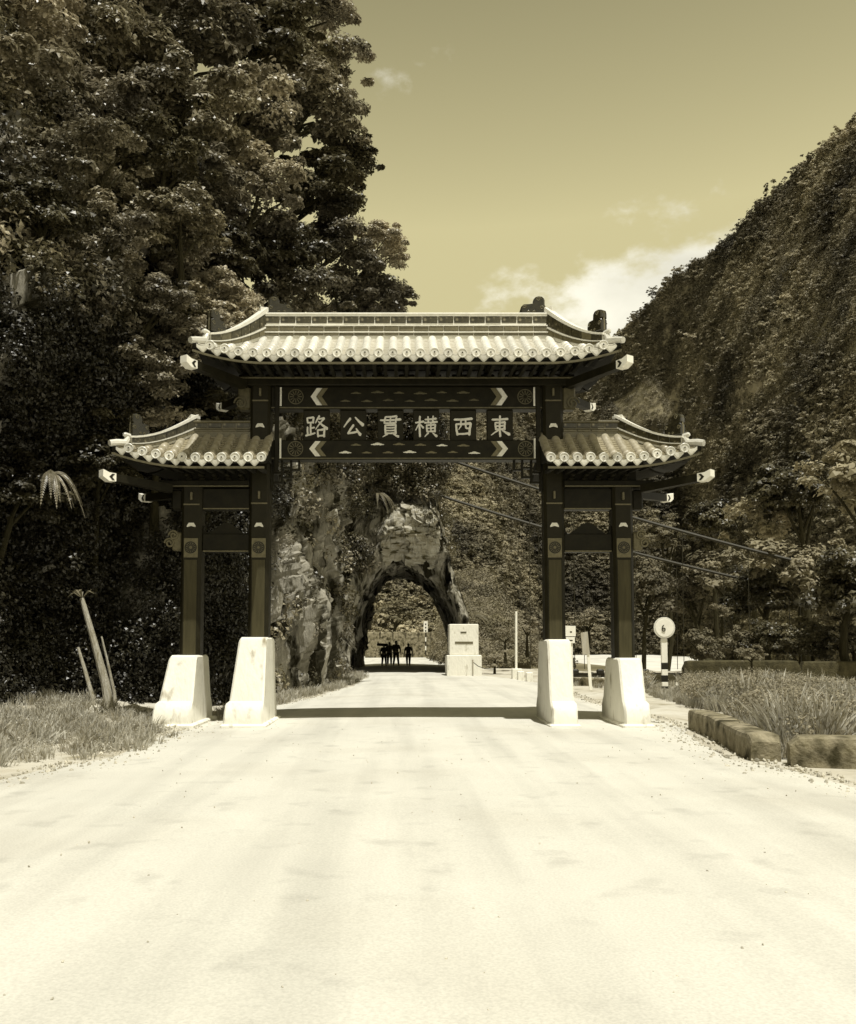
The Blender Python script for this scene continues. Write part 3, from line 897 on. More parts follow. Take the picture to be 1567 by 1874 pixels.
# columns, with plinths
for i, cx in enumerate(CX):
    inner = i in (1, 2)
    zt = ZCT_IN if inner else ZCT_OUT
    zb = PL_TOP[i] - 0.25
    b = MB()
    hw, c = 0.20, 0.055
    prof = [(-hw + c, -hw), (hw - c, -hw), (hw, -hw + c), (hw, hw - c), (hw - c, hw), (-hw + c, hw), (-hw, hw - c), (-hw, -hw + c)]
    b.loft([[(cx + x, y, zb) for x, y in prof], [(cx + x, y, zt) for x, y in prof]])
    col = b.build('column', M['coledge'], gate)
    zr = gz(1004)
    # raised face panels, painted bands and medallions
    b = MB(); b.cbox(cx - .125, cx + .125, -hw - .012, -hw + .004, PL_TOP[i] + .01, gz(1026), .005); b.build('face_panel', M['col'], col)
    b = MB(); b.cbox(cx - .138, cx + .138, -hw - .014, -hw + .002, gz(1022), gz(987), .005); b.build('medallion_panel', M['ochre'], col)
    rosette('rosette', col, cx, zr, -hw - .0145, .118, M['black'], 14)
    def chev(zc, w, h, m):
        b = MB(); b.prism([(cx - w, zc - h), (cx, zc + .012), (cx + w, zc - h), (cx + w, zc + .015), (cx + .05, zc + .075), (cx - .05, zc + .075), (cx - w, zc + .015)], -hw - .006, -hw + .01); b.build('painted_chevron', m, col)
    chev(gz(966), .085, .01, M['cream'])
    if inner:
        chev(gz(786), .085, .01, M['cream'])
    for zl in ([gz(738), gz(924)] if inner else [gz(926)]):
        b = MB(); b.cbox(cx - .16, cx + .16, -hw - .022, -hw + .01, zl - .012, zl + .016, .005); b.build('collar_line', M['ochre'], col)
        b = MB(); b.cbox(cx - .02, cx + .02, -hw - .06, -hw + .01, zl + .09, zl + .24, .006); b.build('pendant_strip', M['ochre'], col)
    # white plinth, flaring towards front and back
    b = MB()
    T = PL_TOP[i]; w = .225
    side = [(-.95, -.12), (-1.02, .05), (-1.0, .32), (-.9, .45), (-.83, .50), (-.58, T - .10), (-.55, T - .035), (-.48, T), (.48, T), (.55, T - .035), (.58, T - .10), (.83, .5), (.9, .45), (1.0, .32), (1.02, .05), (.95, -.12)]
    lx = i < 2
    def ring(xx, k):
        ext = lambda z: (.07 + .17 * min(1, max(0, (T - z) / (T - .1))) + (.05 if z < .46 else 0)) if (lx and xx < 0) else (.04 if z < .46 and xx > 0 and not lx else 0)
        return [(cx + xx - (ext(z) if xx < 0 else -ext(z)), y * (1 - k * .05), z - (k * .03 if z > T - .05 else 0)) for y, z in side]
    b.loft([ring(-w, 1), ring(-w + .035, 0), ring(w - .035, 0), ring(w, 1)])
    pl = b.build('plinth', M['white'], gate, smooth=True)
    b = MB(); b.cbox(cx - w - (.32 if lx else .05), cx + w + .08, -1.10, 1.10, -.12, .09, .03); b.build('base_slab', M['white'], pl)


def beam(name, x0, x1, z0, z1, hy, m=None):
    b = MB(); b.cbox(x0, x1, -hy, hy, z0, z1, .018); return b.build(name, m or M['beam'], gate)


def cloud(parent, cx, z, y, w, m):
    b = MB()
    for dx, dz, r in ((-.5, 0, .3), (0, .14, .42), (.5, 0, .3), (.95, -.04, .16), (-.95, -.04, .16)):
        b.ball((cx + dx * w, y, z + dz * w * .7), r * w, 8, 4, (1.25, .12, .55))
    return b.build('cloud_motif', m, parent)


def arrow(parent, cx, zc, h, sx, y, m1, m2, n=2):
    for k, m in zip(range(n), (m1, m2, M['dimline'])):
        x = cx - sx * k * .105
        b = MB(); b.prism([(x, zc - h), (x + sx * .115, zc - h), (x + sx * .235, zc), (x + sx * .115, zc + h), (x, zc + h), (x + sx * .12, zc)], y - .008, y + .004); b.build('chevron', m, parent)


xi0, xi1 = CX[1] + .2, CX[2] - .2
zU0, zU1 = gz(752), gz(711)
zL0, zL1 = gz(844), gz(808)
up = beam('upper_beam', xi0 + .002, xi1 - .002, zU0, zU1, .15)
lo = beam('lower_beam', xi0 + .002, xi1 - .002, zL0, zL1, .15)
rng = random.Random(4)
for bmo, z0, z1, dim in ((up, zU0, zU1, True), (lo, zL0, zL1, False)):
    zc = (z0 + z1) / 2 + .02; h = (z1 - z0) * .38
    arrow(bmo, gxp(590 if dim else 588), zc, h, -1, -.15, M['cream'], M['ochre'], 2)
    arrow(bmo, gxp(908), zc, h, 1, -.15, M['cream'], M['ochre'], 2)
    rosette('rosette', bmo, gxp(541), zc, -.151, .155, M['dimline'], 12)
    rosette('rosette', bmo, gxp(962), zc, -.151, .155, M['dimline'], 12)
    for k in range(13):
        t = k / 12
        cloud(bmo, gxp(632 + 236 * t), zc + (.075 if k % 2 else -.08) + rng.uniform(-.015, .015), -.15, rng.uniform(.085, .12), M['dimline'] if dim else (M['ochre'] if k % 3 else M['cream']))
    b = MB(); b.cbox(xi0 + .01, xi1 - .01, -.162, -.146, z0 + .015, z0 + .04, .004); b.build('painted_line', M['dimline'], bmo)
# light posts framing the tablets
for px, sx in ((507, 1), (985, -1)):
    b = MB(); b.cbox(gxp(px) - .045, gxp(px) + .045, -.19, -.155, zL0 - .25, zU1, .01)
    fp = b.build('frame_post', M['beam'], gate)
    for z0, z1 in ((zU0 + .05, zU1 - .03), (zL0 + .02, zL1 + .02)):
        b = MB(); b.cbox(gxp(px + 7 * sx) - .018, gxp(px + 7 * sx) + .018, -.205, -.188, z0, z1, .004); b.build('white_strip', M['cream'], fp)
# plate, eave brackets
plate = beam('top_plate', CX[1] - .62, CX[2] + .62, gz(711) + .004, gz(696), .24)
b = MB(); b.cbox(CX[1] - .6, CX[2] + .6, -.262, -.238, gz(699), gz(696.5), .003); b.build('painted_line', M['ochre'], plate)
for sx, cx in ((-1, CX[1]), (1, CX[2])):
    b = MB(); b.cbox(min(cx + sx * .2, cx + sx * .46), max(cx + sx * .2, cx + sx * .46), -.13, .13, zU0, zU1, .03)
    scroll(b, cx + sx * .40, gz(741), -.14, 0, .13, sx)
    b.build('beam_end_scroll', M['dimline'], gate)

# tablets with the six characters (the sign reads from right to left)
STROKES = {
    'dong': [(15, 20, 85, 17, 8, 8), (29, 33, 32, 66, 7, 7), (29, 34, 73, 32, 6, 8), (72, 32, 69, 66, 8, 7), (32, 49, 70, 47, 6, 6), (32, 63, 70, 61, 6, 6), (50, 3, 50, 97, 8, 7), (48, 64, 10, 90, 8, 2), (53, 63, 92, 88, 4, 11)],
    'xi': [(10, 20, 90, 16, 8, 9), (18, 40, 24, 90, 8, 8), (18, 41, 84, 37, 7, 9), (83, 37, 76, 90, 10, 8), (24, 85, 77, 82, 7, 7), (41, 19, 39, 50, 7, 6), (39, 50, 29, 66, 6, 2), (61, 18, 61, 58, 7, 6), (61, 58, 74, 60, 6, 5)],
    'heng': [(3, 34, 40, 28, 7, 7), (22, 5, 22, 97, 8, 7), (21, 36, 3, 68, 7, 2), (25, 42, 38, 58, 5, 7), (45, 20, 95, 16, 6, 7), (58, 6, 59, 31, 6, 5), (81, 4, 79, 31, 6, 5), (42, 34, 99, 30, 7, 7), (52, 44, 54, 76, 7, 6), (52, 45, 91, 42, 6, 7), (90, 42, 88, 76, 8, 6), (54, 59, 88, 57, 5, 5), (54, 73, 88, 72, 5, 6), (71, 32, 71, 73, 6, 5), (60, 79, 43, 97, 7, 2), (78, 79, 97, 96, 4, 9)],
    'guan': [(28, 7, 22, 37, 7, 6), (28, 8, 79, 5, 6, 7), (77, 5, 72, 37, 7, 6), (5, 23, 96, 19, 7, 8), (51, 7, 48, 36, 6, 6), (22, 36, 74, 34, 6, 6), (27, 45, 28, 84, 8, 7), (27, 45, 74, 43, 6, 8), (73, 43, 72, 84, 8, 8), (28, 57, 72, 56, 5, 5), (28, 69, 72, 68, 5, 5), (28, 81, 72, 80, 6, 6), (38, 84, 15, 98, 8, 2), (61, 84, 86, 98, 4, 9)],
    'gong': [(38, 14, 8, 54, 10, 3), (59, 10, 94, 46, 6, 12), (52, 44, 27, 82, 9, 6), (26, 82, 74, 73, 8, 7), (63, 60, 82, 90, 5, 11)],
    'lu': [(9, 12, 12, 36, 7, 6), (9, 13, 38, 10, 6, 7), (38, 10, 35, 36, 8, 6), (12, 34, 36, 32, 6, 6), (25, 35, 25, 86, 7, 6), (25, 58, 42, 55, 6, 6), (11, 53, 12, 87, 7, 6), (3, 92, 45, 80, 8, 5), (63, 3, 45, 36, 8, 3), (60, 17, 85, 13, 6, 7), (85, 13, 46, 64, 8, 2), (58, 28, 98, 62, 5, 11), (56, 66, 58, 98, 7, 7), (56, 67, 87, 64, 6, 8), (86, 64, 84, 98, 8, 7), (58, 93, 85, 91, 6, 6)],
}


def glyph(strokes, size, m, name, parent, cx, cz, y, slant=.10):
    b = MB()
    for x0, y0, x1, y1, w0, w1 in strokes:
        x0, x1 = x0 + slant * 0, x1
        d = Vector((x1 - x0, y1 - y0)); ln_ = d.length or 1; d /= ln_; n_ = Vector((-d.y, d.x))
        a0 = Vector((x0, y0)) - d * w0 * .35; a1 = Vector((x1, y1)) + d * w1 * .35
        mid = (a0 + a1) / 2 + n_ * ln_ * .02
        w0, w1 = w0 * 1.3, w1 * 1.3 + 1
        wm_ = (w0 + w1) * .42
        poly = [a0 + n_ * w0 * .38 + d * w0 * .3, a0, a0 - n_ * w0 * .42 + d * w0 * .4, mid - n_ * wm_ * .5, a1 - n_ * w1 * .5 - d * w1 * .4, a1, a1 + n_ * w1 * .4 - d * w1 * .3, mid + n_ * wm_ * .5]
        yy_ = y - .004 - .0011 * (len(b.v) % 11)
        b.prism([(cx + (p.x - 50) / 100 * size, cz + (50 - p.y) / 100 * size) for p in poly], yy_ - .012, y + .002)
    return b.build(name, m, parent)


names = ['lu', 'gong', 'guan', 'heng', 'xi', 'dong']
for px, nm in zip((580, 647, 715, 780, 847.5, 914.5), names):
    w = .52
    cx = gxp(px, 0, 780)
    b = MB(); b.cbox(cx - w / 2, cx + w / 2, -.07, .07, zL1 + .001, zU0 - .001, .012)
    tb = b.build('name_tablet', M['panel'], gate)
    glyph(STROKES[nm], .45, M['cream'], 'character', tb, cx, gz(782), -.07)

# hanging fretwork brackets under the lower beam
for sx, x0 in ((1, xi0), (-1, xi1)):
    b = MB()
    def bar(a0, a1, z0, z1): b.box(min(x0 + sx * a0, x0 + sx * a1), max(x0 + sx * a0, x0 + sx * a1), -.05, .05, z0, z1)
    zt = zL0
    bar(.02, .06, zt - .62, zt - .001); bar(.20, .24, zt - .46, zt - .001); bar(.38, .42, zt - .36, zt - .001); bar(.54, .58, zt - .20, zt - .001)
    b.box(*sorted((x0 + sx * .062, x0 + sx * .198)), -.045, .045, zt - .46, zt - .42)
    b.box(*sorted((x0 + sx * .062, x0 + sx * .198)), -.045, .045, zt - .26, zt - .22)
    b.box(*sorted((x0 + sx * .242, x0 + sx * .378)), -.045, .045, zt - .35, zt - .31)
    b.box(*sorted((x0 + sx * .242, x0 + sx * .378)), -.045, .045, zt - .16, zt - .12)
    b.box(*sorted((x0 + sx * .422, x0 + sx * .538)), -.045, .045, zt - .20, zt - .16)
    b.build('hanging_bracket', M['beam'], gate)

# wing beams
for sx, ci, co in ((-1, CX[1], CX[0]), (1, CX[2], CX[3])):
    x0, x1 = sorted((ci + sx * .202, co - sx * .202))
    def wbeam(name, py0, py1, hy, line=True, inset=0.0):
        b = MB(); b.cbox(x0 + inset, x1 - inset, -hy, hy, gz(py1), gz(py0), .012); w_ = b.build(name, M['beam'], gate)
        if line:
            b = MB(); b.cbox(x0 + .01, x1 - .01, -hy - .012, -hy + .004, gz(py1) + .004, gz(py1) + .028, .004); b.build('painted_line', M['ochre'], w_)
        return w_
    wbeam('wing_upper_beam', 896, 934, .13)
    lowb = wbeam('wing_lower_beam', 978, 1011, .10)
    b = MB()
    cx = (x0 + x1) / 2; z0 = gz(978) + .002
    b.prism([(cx - .36, z0), (cx + .36, z0), (cx + .30, z0 + .05), (cx + .22, z0 + .10), (cx + .10, z0 + .20), (cx, z0 + .23), (cx - .10, z0 + .20), (cx - .22, z0 + .10), (cx - .30, z0 + .05)], -.06, .06)
    for s2 in (-1, 1):
        b.prism([(cx + s2 * .40, z0), (cx + s2 * .47, z0), (cx + s2 * .47, z0 + .17), (cx + s2 * .44, z0 + .17), (cx + s2 * .43, z0 + .04), (cx + s2 * .40, z0 + .03)], -.05, .05)
    b.build('carved_crest', M['beam'], gate)
    # plate under the wing eave, running past the outer column
    a0, a1 = sorted((ci + sx * .202, co + sx * .62))
    b = MB(); b.cbox(a0, a1, -.2, .2, gz(894), gz(882), .01); wp = b.build('wing_plate', M['beam'], gate)
    b = MB(); b.cbox(a0 + .01, a1 - .01, -.214, -.197, gz(894) + .004, gz(894) + .026, .004); b.build('painted_line', M['ochre'], wp)
    b = MB(); s0, s1 = sorted((co + sx * .202, co + sx * .40)); b.cbox(s0, s1, -.11, .11, gz(1008), gz(975), .03)
    scroll(b, co + sx * .36, gz(981), -.12, 0, .10, sx); scroll(b, co + sx * .44, gz(995), -.12, 0, .10, sx)
    b.build('beam_end_scroll', M['ochre'], gate)
    b = MB(); s0, s1 = sorted((co + sx * .202, co + sx * .42)); b.cbox(s0, s1, -.12, .12, gz(934), gz(898), .03)
    b.build('wing_beam_end', M['beam'], gate)


# ---- roofs
def barrel_mesh(L_path, rad, name):
    """A course of half-round tiles along a path (list of points in y,z), with a round end tile."""
    b = MB()
    n = 9
    pts = L_path
    rings_ = []
    for k, (y, z, r_) in enumerate(pts):
        rings_.append([(rad * r_ * math.cos(math.pi * q / (n - 1)), y, z - .02 + rad * r_ * math.sin(math.pi * q / (n - 1)) * 1.05) for q in range(n)])
    b.loft(rings_)
    return b


def make_roof(name, label, sx, xr0, xr1, xe0, xe1, zr, H, D, curl, hip0, hip1, pitch_x, ridge_px, ridge_rows, parent):
    """Roof of tile courses. x runs from the inner to the outer end and is mirrored by sx; hip0/hip1 say which ends are hipped."""
    wing = name == 'wing_roof'

    def cfun(x):
        c = 0
        if hip1: c += curl * max(0, (x - (xr1 - .25)) / (xe1 - xr1 + .25)) ** 2
        if hip0: c += curl * max(0, ((xr0 + .25) - x) / (xr0 + .25 - xe0)) ** 2
        return c

    def S(x, u):
        """Point of the front slope; u = 0 at the ridge line, 1 at the eave."""
        c = cfun(x)
        return Vector((x * sx, -D * u * (1 + .10 * c / max(curl, .01)), zr - H * (1.22 * u - .22 * u * u) + c * u ** 1.5))

    def ustart(x):
        a = 0
        if hip1 and x > xr1: a = max(a, (x - xr1) / (xe1 - xr1))
        if hip0 and x < xr0: a = max(a, (xr0 - x) / (xr0 - xe0))
        return a

    # body: boards under the tiles, mirrored to the back slope, closed by a soffit
    b = MB()
    nxs = 48
    xs_ = [xe0 + (xe1 - xe0) * i / nxs for i in range(nxs + 1)]
    us_ = [0, .2, .4, .6, .8, 1.0]
    for side in (1, -1):
        top = []
        for x in xs_:
            us0 = ustart(x)
            row = []
            for u in us_:
                p = S(x, us0 + (1 - us0) * u); row.append((p.x, p.y * side, p.z - .03))
            for u in (1.0, .5, .08):
                p = S(x, us0 + (1 - us0) * u); row.append((p.x, p.y * side * .985, min(p.z - .085 - .03 * (1 - u), S(x, 1.0).z + .05 + .05 * (1 - u)) - .02))
            top.append(row)
        k_ = len(top[0]); vv, ff = [], []
        for r_ in top: vv += r_
        for i in range(len(top) - 1):
            for j in range(k_):
                a0, a1 = i * k_ + j, i * k_ + (j + 1) % k_
                ff.append((a0, a1, a1 + k_, a0 + k_))
        ff.append(tuple(range(k_))); ff.append(tuple((len(top) - 1) * k_ + j for j in range(k_)))
        b.add(vv, ff)
    # hipped end slopes
    for hip, xr, xe in ((hip1, xr1, xe1), (hip0, xr0, xe0)):
        if not hip: continue
        c0 = S(xe, 1.0); apex = S(xr, 0)
        rows_ = []
        for u in us_:
            p = S(xr + (xe - xr) * u, max(u, .001))
            rows_.append([(p.x, p.y, p.z - .035), (p.x, p.y * .33, p.z - .035 - .10 * u), (p.x, -p.y * .33, p.z - .035 - .10 * u), (p.x, -p.y, p.z - .035)])
        vv, ff = [], []
        for r_ in rows_: vv += r_
        o = len(vv)
        for r_ in rows_: vv += [(x - sx * (.03 if xe > xr else -.03), y, z - .07) for x, y, z in r_]
        for i in range(len(rows_) - 1):
            for j in range(3):
                q_ = i * 4 + j
                ff.append((q_, q_ + 1, q_ + 5, q_ + 4)); ff.append((o + q_, o + q_ + 4, o + q_ + 5, o + q_ + 1))
        q_ = (len(rows_) - 1) * 4
        for j in range(3): ff.append((q_ + j, q_ + j + 1, o + q_ + j + 1, o + q_ + j))
        b.add(vv, ff)
    roof = b.build(name, M['soffit'], parent)
    if label: roof['label'] = label
    # eave board, a thin lighter line under the drip tiles
    b = MB()
    ringsf = []
    for x in xs_:
        p = S(x, 1.0); ringsf.append([(p.x, p.y - .012, p.z - .20), (p.x, p.y + .02, p.z - .20), (p.x, p.y + .02, p.z - .16), (p.x, p.y - .012, p.z - .16)])
    b.loft(ringsf); b.build('eave_board', M['dimline'], roof)
    # rafters
    n_r = int((xe1 - xe0) / .2)
    for i in range(n_r):
        x = xe0 + .1 + (xe1 - xe0 - .2) * i / (n_r - 1)
        if ustart(x) > .8: continue
        p = S(x, .96); q = S(x, max(.25, ustart(x)))
        b = MB(); r_ = .032
        b.hexa([(p.x - r_, p.y, p.z - .235), (p.x + r_, p.y, p.z - .235), (p.x + r_, q.y, p.z - .17), (p.x - r_, q.y, p.z - .17), (p.x - r_, p.y, p.z - .17), (p.x + r_, p.y, p.z - .17), (p.x + r_, q.y, p.z - .105), (p.x - r_, q.y, p.z - .105)])
        b.build('rafter', M['soffit'], roof)
    # courses of tiles
    ncol = int(round((xe1 - xe0 - .12) / pitch_x))
    px_ = (xe1 - xe0 - .12) / ncol
    cache = {}
    for i in range(ncol + 1):
        x = xe0 + .06 + px_ * i
        u0 = ustart(x) + .03
        if u0 < .97:
            key = None
            length = (1 - u0) * D
            nt_ = max(2, int(round(length / .22)))
            path = []
            for k in range(nt_):
                for e, rr_ in ((0, .93), (.96, 1.06)):
                    u = u0 + (1.0 - u0) * (k + e) / nt_
                    p = S(x, u); path.append((p.y, p.z, rr_))
            p = S(x, 1.0)
            base_ = (p.x, 0, 0)
            b = barrel_mesh(path, .083, 'barrel_tile')
            # round end tile with a raised ring and boss
            cy, cz = p.y - .005, p.z + .012
            n = 16
            def circ(r_, dy): return [(r_ * math.cos(2 * math.pi * q / n), cy + dy - .25 * r_ * math.sin(2 * math.pi * q / n) * 0, cz + r_ * math.sin(2 * math.pi * q / n)) for q in range(n)]
            e_b = MB(); e_b.loft([circ(.088, .03), circ(.092, -.015), circ(.080, -.024), circ(.066, -.012), circ(.030, -.012), circ(.024, -.026)])
            jitter = (random.uniform(-.006, .006), random.uniform(-.006, .006), random.uniform(-.005, .005))
            o_ = b.build('barrel_tile', M['tile_shade'] if wing else M['tile'], roof, True, (p.x + jitter[0], jitter[1], jitter[2]))
            e_b.build('end_tile', M['tile'], roof, True, (p.x + jitter[0], jitter[1] - .002, jitter[2]))
            b = MB(); b.ball((0, cy - .026, cz + .006), .017, 8, 4); b.build('tile_boss', M['ridge_dark'], roof, False, (p.x + jitter[0], jitter[1] - .001, jitter[2]))
        if i < ncol:
            xm = x + px_ / 2
            um = ustart(xm) + .02
            p = S(xm, 1.0)
            if um < .99:
                # trough of overlapping pan tiles
                b = MB(); hw_ = px_ / 2 - .035
                ns_ = max(2, int((1 - um) * D / .085))
                for k in range(ns_):
                    ua, ub = um + (1 - um) * k / ns_, um + (1 - um) * (k + 1.12) / ns_
                    ub = min(ub, 1.0)
                    A, B_ = S(xm, ua), S(xm, ub)
                    secA = [(hw_ * t_, A.y, A.z - .026 + .030 * t_ * t_) for t_ in (-1, -.5, 0, .5, 1)]
                    secB = [(hw_ * t_, B_.y, B_.z - .006 + .030 * t_ * t_) for t_ in (-1, -.5, 0, .5, 1)]
                    bot = [(x_, y_, z_ - .02) for x_, y_, z_ in secA], [(x_, y_, z_ - .02) for x_, y_, z_ in secB]
                    b.loft([secA + bot[0][::-1], secB + bot[1][::-1]])
                b.build('pan_tile', M['pan_shade'] if wing else M['pan'], roof, False, (p.x, 0, 0))
            # pointed drip tile
            w_ = px_ / 2 - .012
            poly = [(-w_, .02), (-w_ * .98, -.045), (-w_ * .62, -.085), (-w_ * .3, -.125), (0, -.155), (w_ * .3, -.125), (w_ * .62, -.085), (w_ * .98, -.045), (w_, .02), (w_ * .5, -.012), (0, -.022), (-w_ * .5, -.012)]
            key = ('drip', round(w_, 3))
            if key not in cache:
                b = MB()
                b.prism(poly, -.012, .012)
                inn = [(x_ * .62, -.02 + (z_ + .02) * .62 - .02) for x_, z_ in poly[1:8]]
                b.prism(inn, -.019, -.010)
                cache[key] = b.mesh('drip_tile', M['tile'])
            dr = link('drip_tile', cache[key], roof, (p.x + random.uniform(-.004, .004), p.y - .004 + random.uniform(-.004, .004), p.z - .012), (R(8) + random.uniform(-.04, .04), random.uniform(-.03, .03), random.uniform(-.05, .05)))
    # main ridge: core, courses of glazed blocks, cap
    xa, xb = sorted((xr0 * sx, xr1 * sx))
    zt = ridge_rows[-1][1]
    rm = M['ridge_mid'] if name == 'wing_roof' else M['mortar']  # wing ridge mortar toned darker, in place of shade from the main roof
    b = MB(); b.box(xa, xb, -.10, .10, zr - .12, zt - .05); b.build('ridge_core', rm, roof)
    b = MB(); b.cbox(xa - .03, xb + .03, -.135, .135, zt - .05, zt, .016); b.build('ridge_cap', rm, roof)
    for z0, z1, m_, wblk, hy in ridge_rows[:-1]:
        nb = max(2, int(round((xb - xa) / wblk)))
        wb = (xb - xa) / nb
        key = m_ + '%.3f' % wb
        b = MB(); b.cbox(-wb / 2 + .008, wb / 2 - .008, -hy, hy, 0, z1 - z0, .008); me_ = b.mesh('ridge_tile', M[m_])
        for i in range(nb):
            link('ridge_tile', me_, roof, (xa + wb * (i + .5), random.uniform(-.006, .006), z0 + random.uniform(-.004, .004)), (0, random.uniform(-.006, .006), random.uniform(-.01, .01)))
        b = MB(); b.cbox(xa, xb, -hy - .015, hy + .015, z1 + .002, z1 + .022, .006); b.build('ridge_line', rm, roof)
    # hip ridges down to the corners, front and back
    ztop = ridge_rows[-1][1]
    for hip, xr, xe in ((hip1, xr1, xe1), (hip0, xr0, xe0)):
        if not hip: continue
        for side in (1, -1):
            def Hp(t):
                x = xr + (xe - xr) * t
                p = S(x, min(1.0, max(.0, t)))
                return Vector((p.x, p.y * side, p.z))
            hgt0 = ztop - zr
            def hh_(t): return (hgt0 - .06) * (1 - t) ** 1.5 + .20
            T1 = .80
            dirv = (Hp(1) - Hp(0)); dirv.z = 0; dirv.normalize()
            lat = Vector((-dirv.y, dirv.x, 0))
            def slab(t0, t1, f0, f1, w, n=1):
                b_ = MB(); rg_ = []
                for k in range(n + 1):
                    t = t0 + (t1 - t0) * k / n; p = Hp(t); h = hh_(t)
                    za, zb = p.z - .03 + h * f0, p.z - .03 + h * f1
                    rg_.append([(p.x - lat.x * w, p.y - lat.y * w, za), (p.x + lat.x * w, p.y + lat.y * w, za), (p.x + lat.x * w, p.y + lat.y * w, zb), (p.x - lat.x * w, p.y - lat.y * w, zb)])
                b_.loft(rg_); return b_
            slab(0, T1, 0, .9, .075, 12).build('hip_core', M['mortar'], roof)
            slab(-.01, T1 + .02, .9, 1.06, .11, 12).build('hip_cap', M['mortar'], roof)
            slab(0, T1, .36, .43, .105, 12).build('hip_line', M['mortar'], roof)
            nb = 6
            for k in range(nb):
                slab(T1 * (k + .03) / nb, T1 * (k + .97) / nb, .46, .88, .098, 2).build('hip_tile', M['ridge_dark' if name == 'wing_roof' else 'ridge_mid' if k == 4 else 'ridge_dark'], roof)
                slab(T1 * (k + .03) / nb, T1 * (k + .97) / nb, .14, .33, .098, 2).build('hip_tile', M['ridge_mid'], roof)
            # upturned white end block and corner tile
            e = Hp(T1); e2 = Hp(1.0); h = hh_(T1)
            b = MB(); b.tube([e + Vector((0, 0, h * .95)), e + dirv * .10 + Vector((0, 0, h * 1.02)), e + dirv * .13 + Vector((0, 0, h * 1.04))], [.05, .05, .03], 8); b.build('hip_end', M['tile'], roof, True)
            b = MB(); m0 = e + dirv * .03
            b.tube([m0 + Vector((0, 0, h * .8)), m0 + dirv * .06 + Vector((0, 0, .06)), e2 - dirv * .08 + Vector((0, 0, .03)), e2 + dirv * .05 + Vector((0, 0, .0))], [.06, .075, .07, .06], 9); b.build('corner_tile', M['tile'], roof, True)
            # corner beam with a white painted end
            low = .36 if name == 'wing_roof' else .22
            r0 = Hp(.30); r0.z = S(xr, 1.0).z - .10 - low
            r1 = Vector(e2) - dirv * .06; r1.z = S(xr, 1.0).z - .04 - low
            tip = r1 + dirv * .16 + Vector((0, 0, .03))
            def sq(p, w, hh0): return [(p.x - lat.x * w, p.y - lat.y * w, p.z - hh0), (p.x + lat.x * w, p.y + lat.y * w, p.z - hh0), (p.x + lat.x * w, p.y + lat.y * w, p.z + hh0), (p.x - lat.x * w, p.y - lat.y * w, p.z + hh0)]
            b = MB(); b.loft([sq(r0, .08, .08), sq(r1, .08, .07)]); cb = b.build('corner_beam', M['beam'], roof)
            up_ = Vector((0, 0, .03))
            b = MB(); b.loft([sq(r1, .085, .075), sq(r1 + dirv * .14, .088, .08), sq(tip + dirv * .10 + up_, .088, .065)])
            b.build('beam_tip', M['white_paint'], roof)
            mid = r1 + dirv * .13
            # dark chevron painted on the side of the tip
            for s2 in (-1, 1):
                o0 = mid + lat * s2 * .087
                def at(a, z): q_ = o0 + dirv * a; return (q_.x + lat.x * s2 * .004, q_.y + lat.y * s2 * .004, q_.z + z)
                b = MB(); b.add([at(-.10, -.06), at(-.05, -.06), at(.01, 0), at(-.05, .06), at(-.10, .06), at(-.05, 0)] + [Vector(at(a, z)) - lat * s2 * .007 for a, z in ((-.10, -.06), (-.05, -.06), (.01, 0), (-.05, .06), (-.10, .06), (-.05, 0))],
                                    [(0, 1, 2, 5), (5, 2, 3, 4), (0, 6, 7, 1), (1, 7, 8, 2), (2, 8, 9, 3), (3, 9, 10, 4), (4, 10, 11, 5), (5, 11, 6, 0)])
                b.build('tip_chevron', M['black'], roof)
            beast(roof, Hp(.70) + Vector((0, 0, hh_(.70) * 1.03 - .03)), dirv, .36, .42, corner=True)
    return roof, S


def beast(roof, base, d, length, height, corner=False):
    """Glazed ridge beast with a low snout and a tall curled tail, facing inwards; d points outwards along the ridge."""
    lat = Vector((-d.y, d.x, 0))
    if corner:
        out_ = [(0, 0), (-.02, .28), (.03, .5), (.14, .58), (.42, .60), (.44, .86), (.54, .98), (.74, 1.0), (.95, .95), (1.0, .80), (1.0, .62), (.93, .57), (1.0, .5), (1.0, 0)]
    else:
        out_ = [(.0, 0), (-.03, .2), (.02, .42), (.12, .55), (.30, .56), (.48, .60), (.55, .70), (.53, .86), (.60, .97), (.72, 1.02), (.86, 1.0), (.95, .88), (.95, .52), (1.0, .46), (1.0, 0)]
    b = MB()
    w = .085
    def at(a, z, l): q_ = base + d * (a - .5) * length + lat * l; return (q_.x, q_.y, q_.z + z * height)
    cxm, czm = .5, .45
    b.loft([[at(cxm + (a - cxm) * k, czm + (z - czm) * k, l) for a, z in out_] for l, k in ((-w, .90), (-w * .75, 1), (w * .75, 1), (w, .90))])
    o = b.build('ridge_beast', M['beast'], roof)
    # pale glaze on curls, back edge and feet
    b = MB()
    for l in (-w, w):
        s_ = .012
        for cx_, cz_, r_, tw in (((.72, .84, .11, 1.3), (.15, .40, .09, 1.2), (.30, .12, .06, 1.0), (.52, .12, .06, 1.0), (.86, .35, .10, 1.1))):
            pts = []
            for i in range(14):
                t = i / 13; a_ = tw * 6.283 * t; q_ = r_ * (1 - .7 * t)
                pts.append(at(cx_ + q_ * math.cos(a_), cz_ + q_ * math.sin(a_), l))
            b.tube(pts, s_ * .8, 4)
    b.tube([at(.985, .04, 0), at(.985, .48, 0), at(.955, .6, 0), at(.955, .88, 0)], .02, 5)
    b.build('beast_glaze', M['dimline'] if base.x < 0 else M['ridge_mid'], roof)
    return o


D0 = 1.10
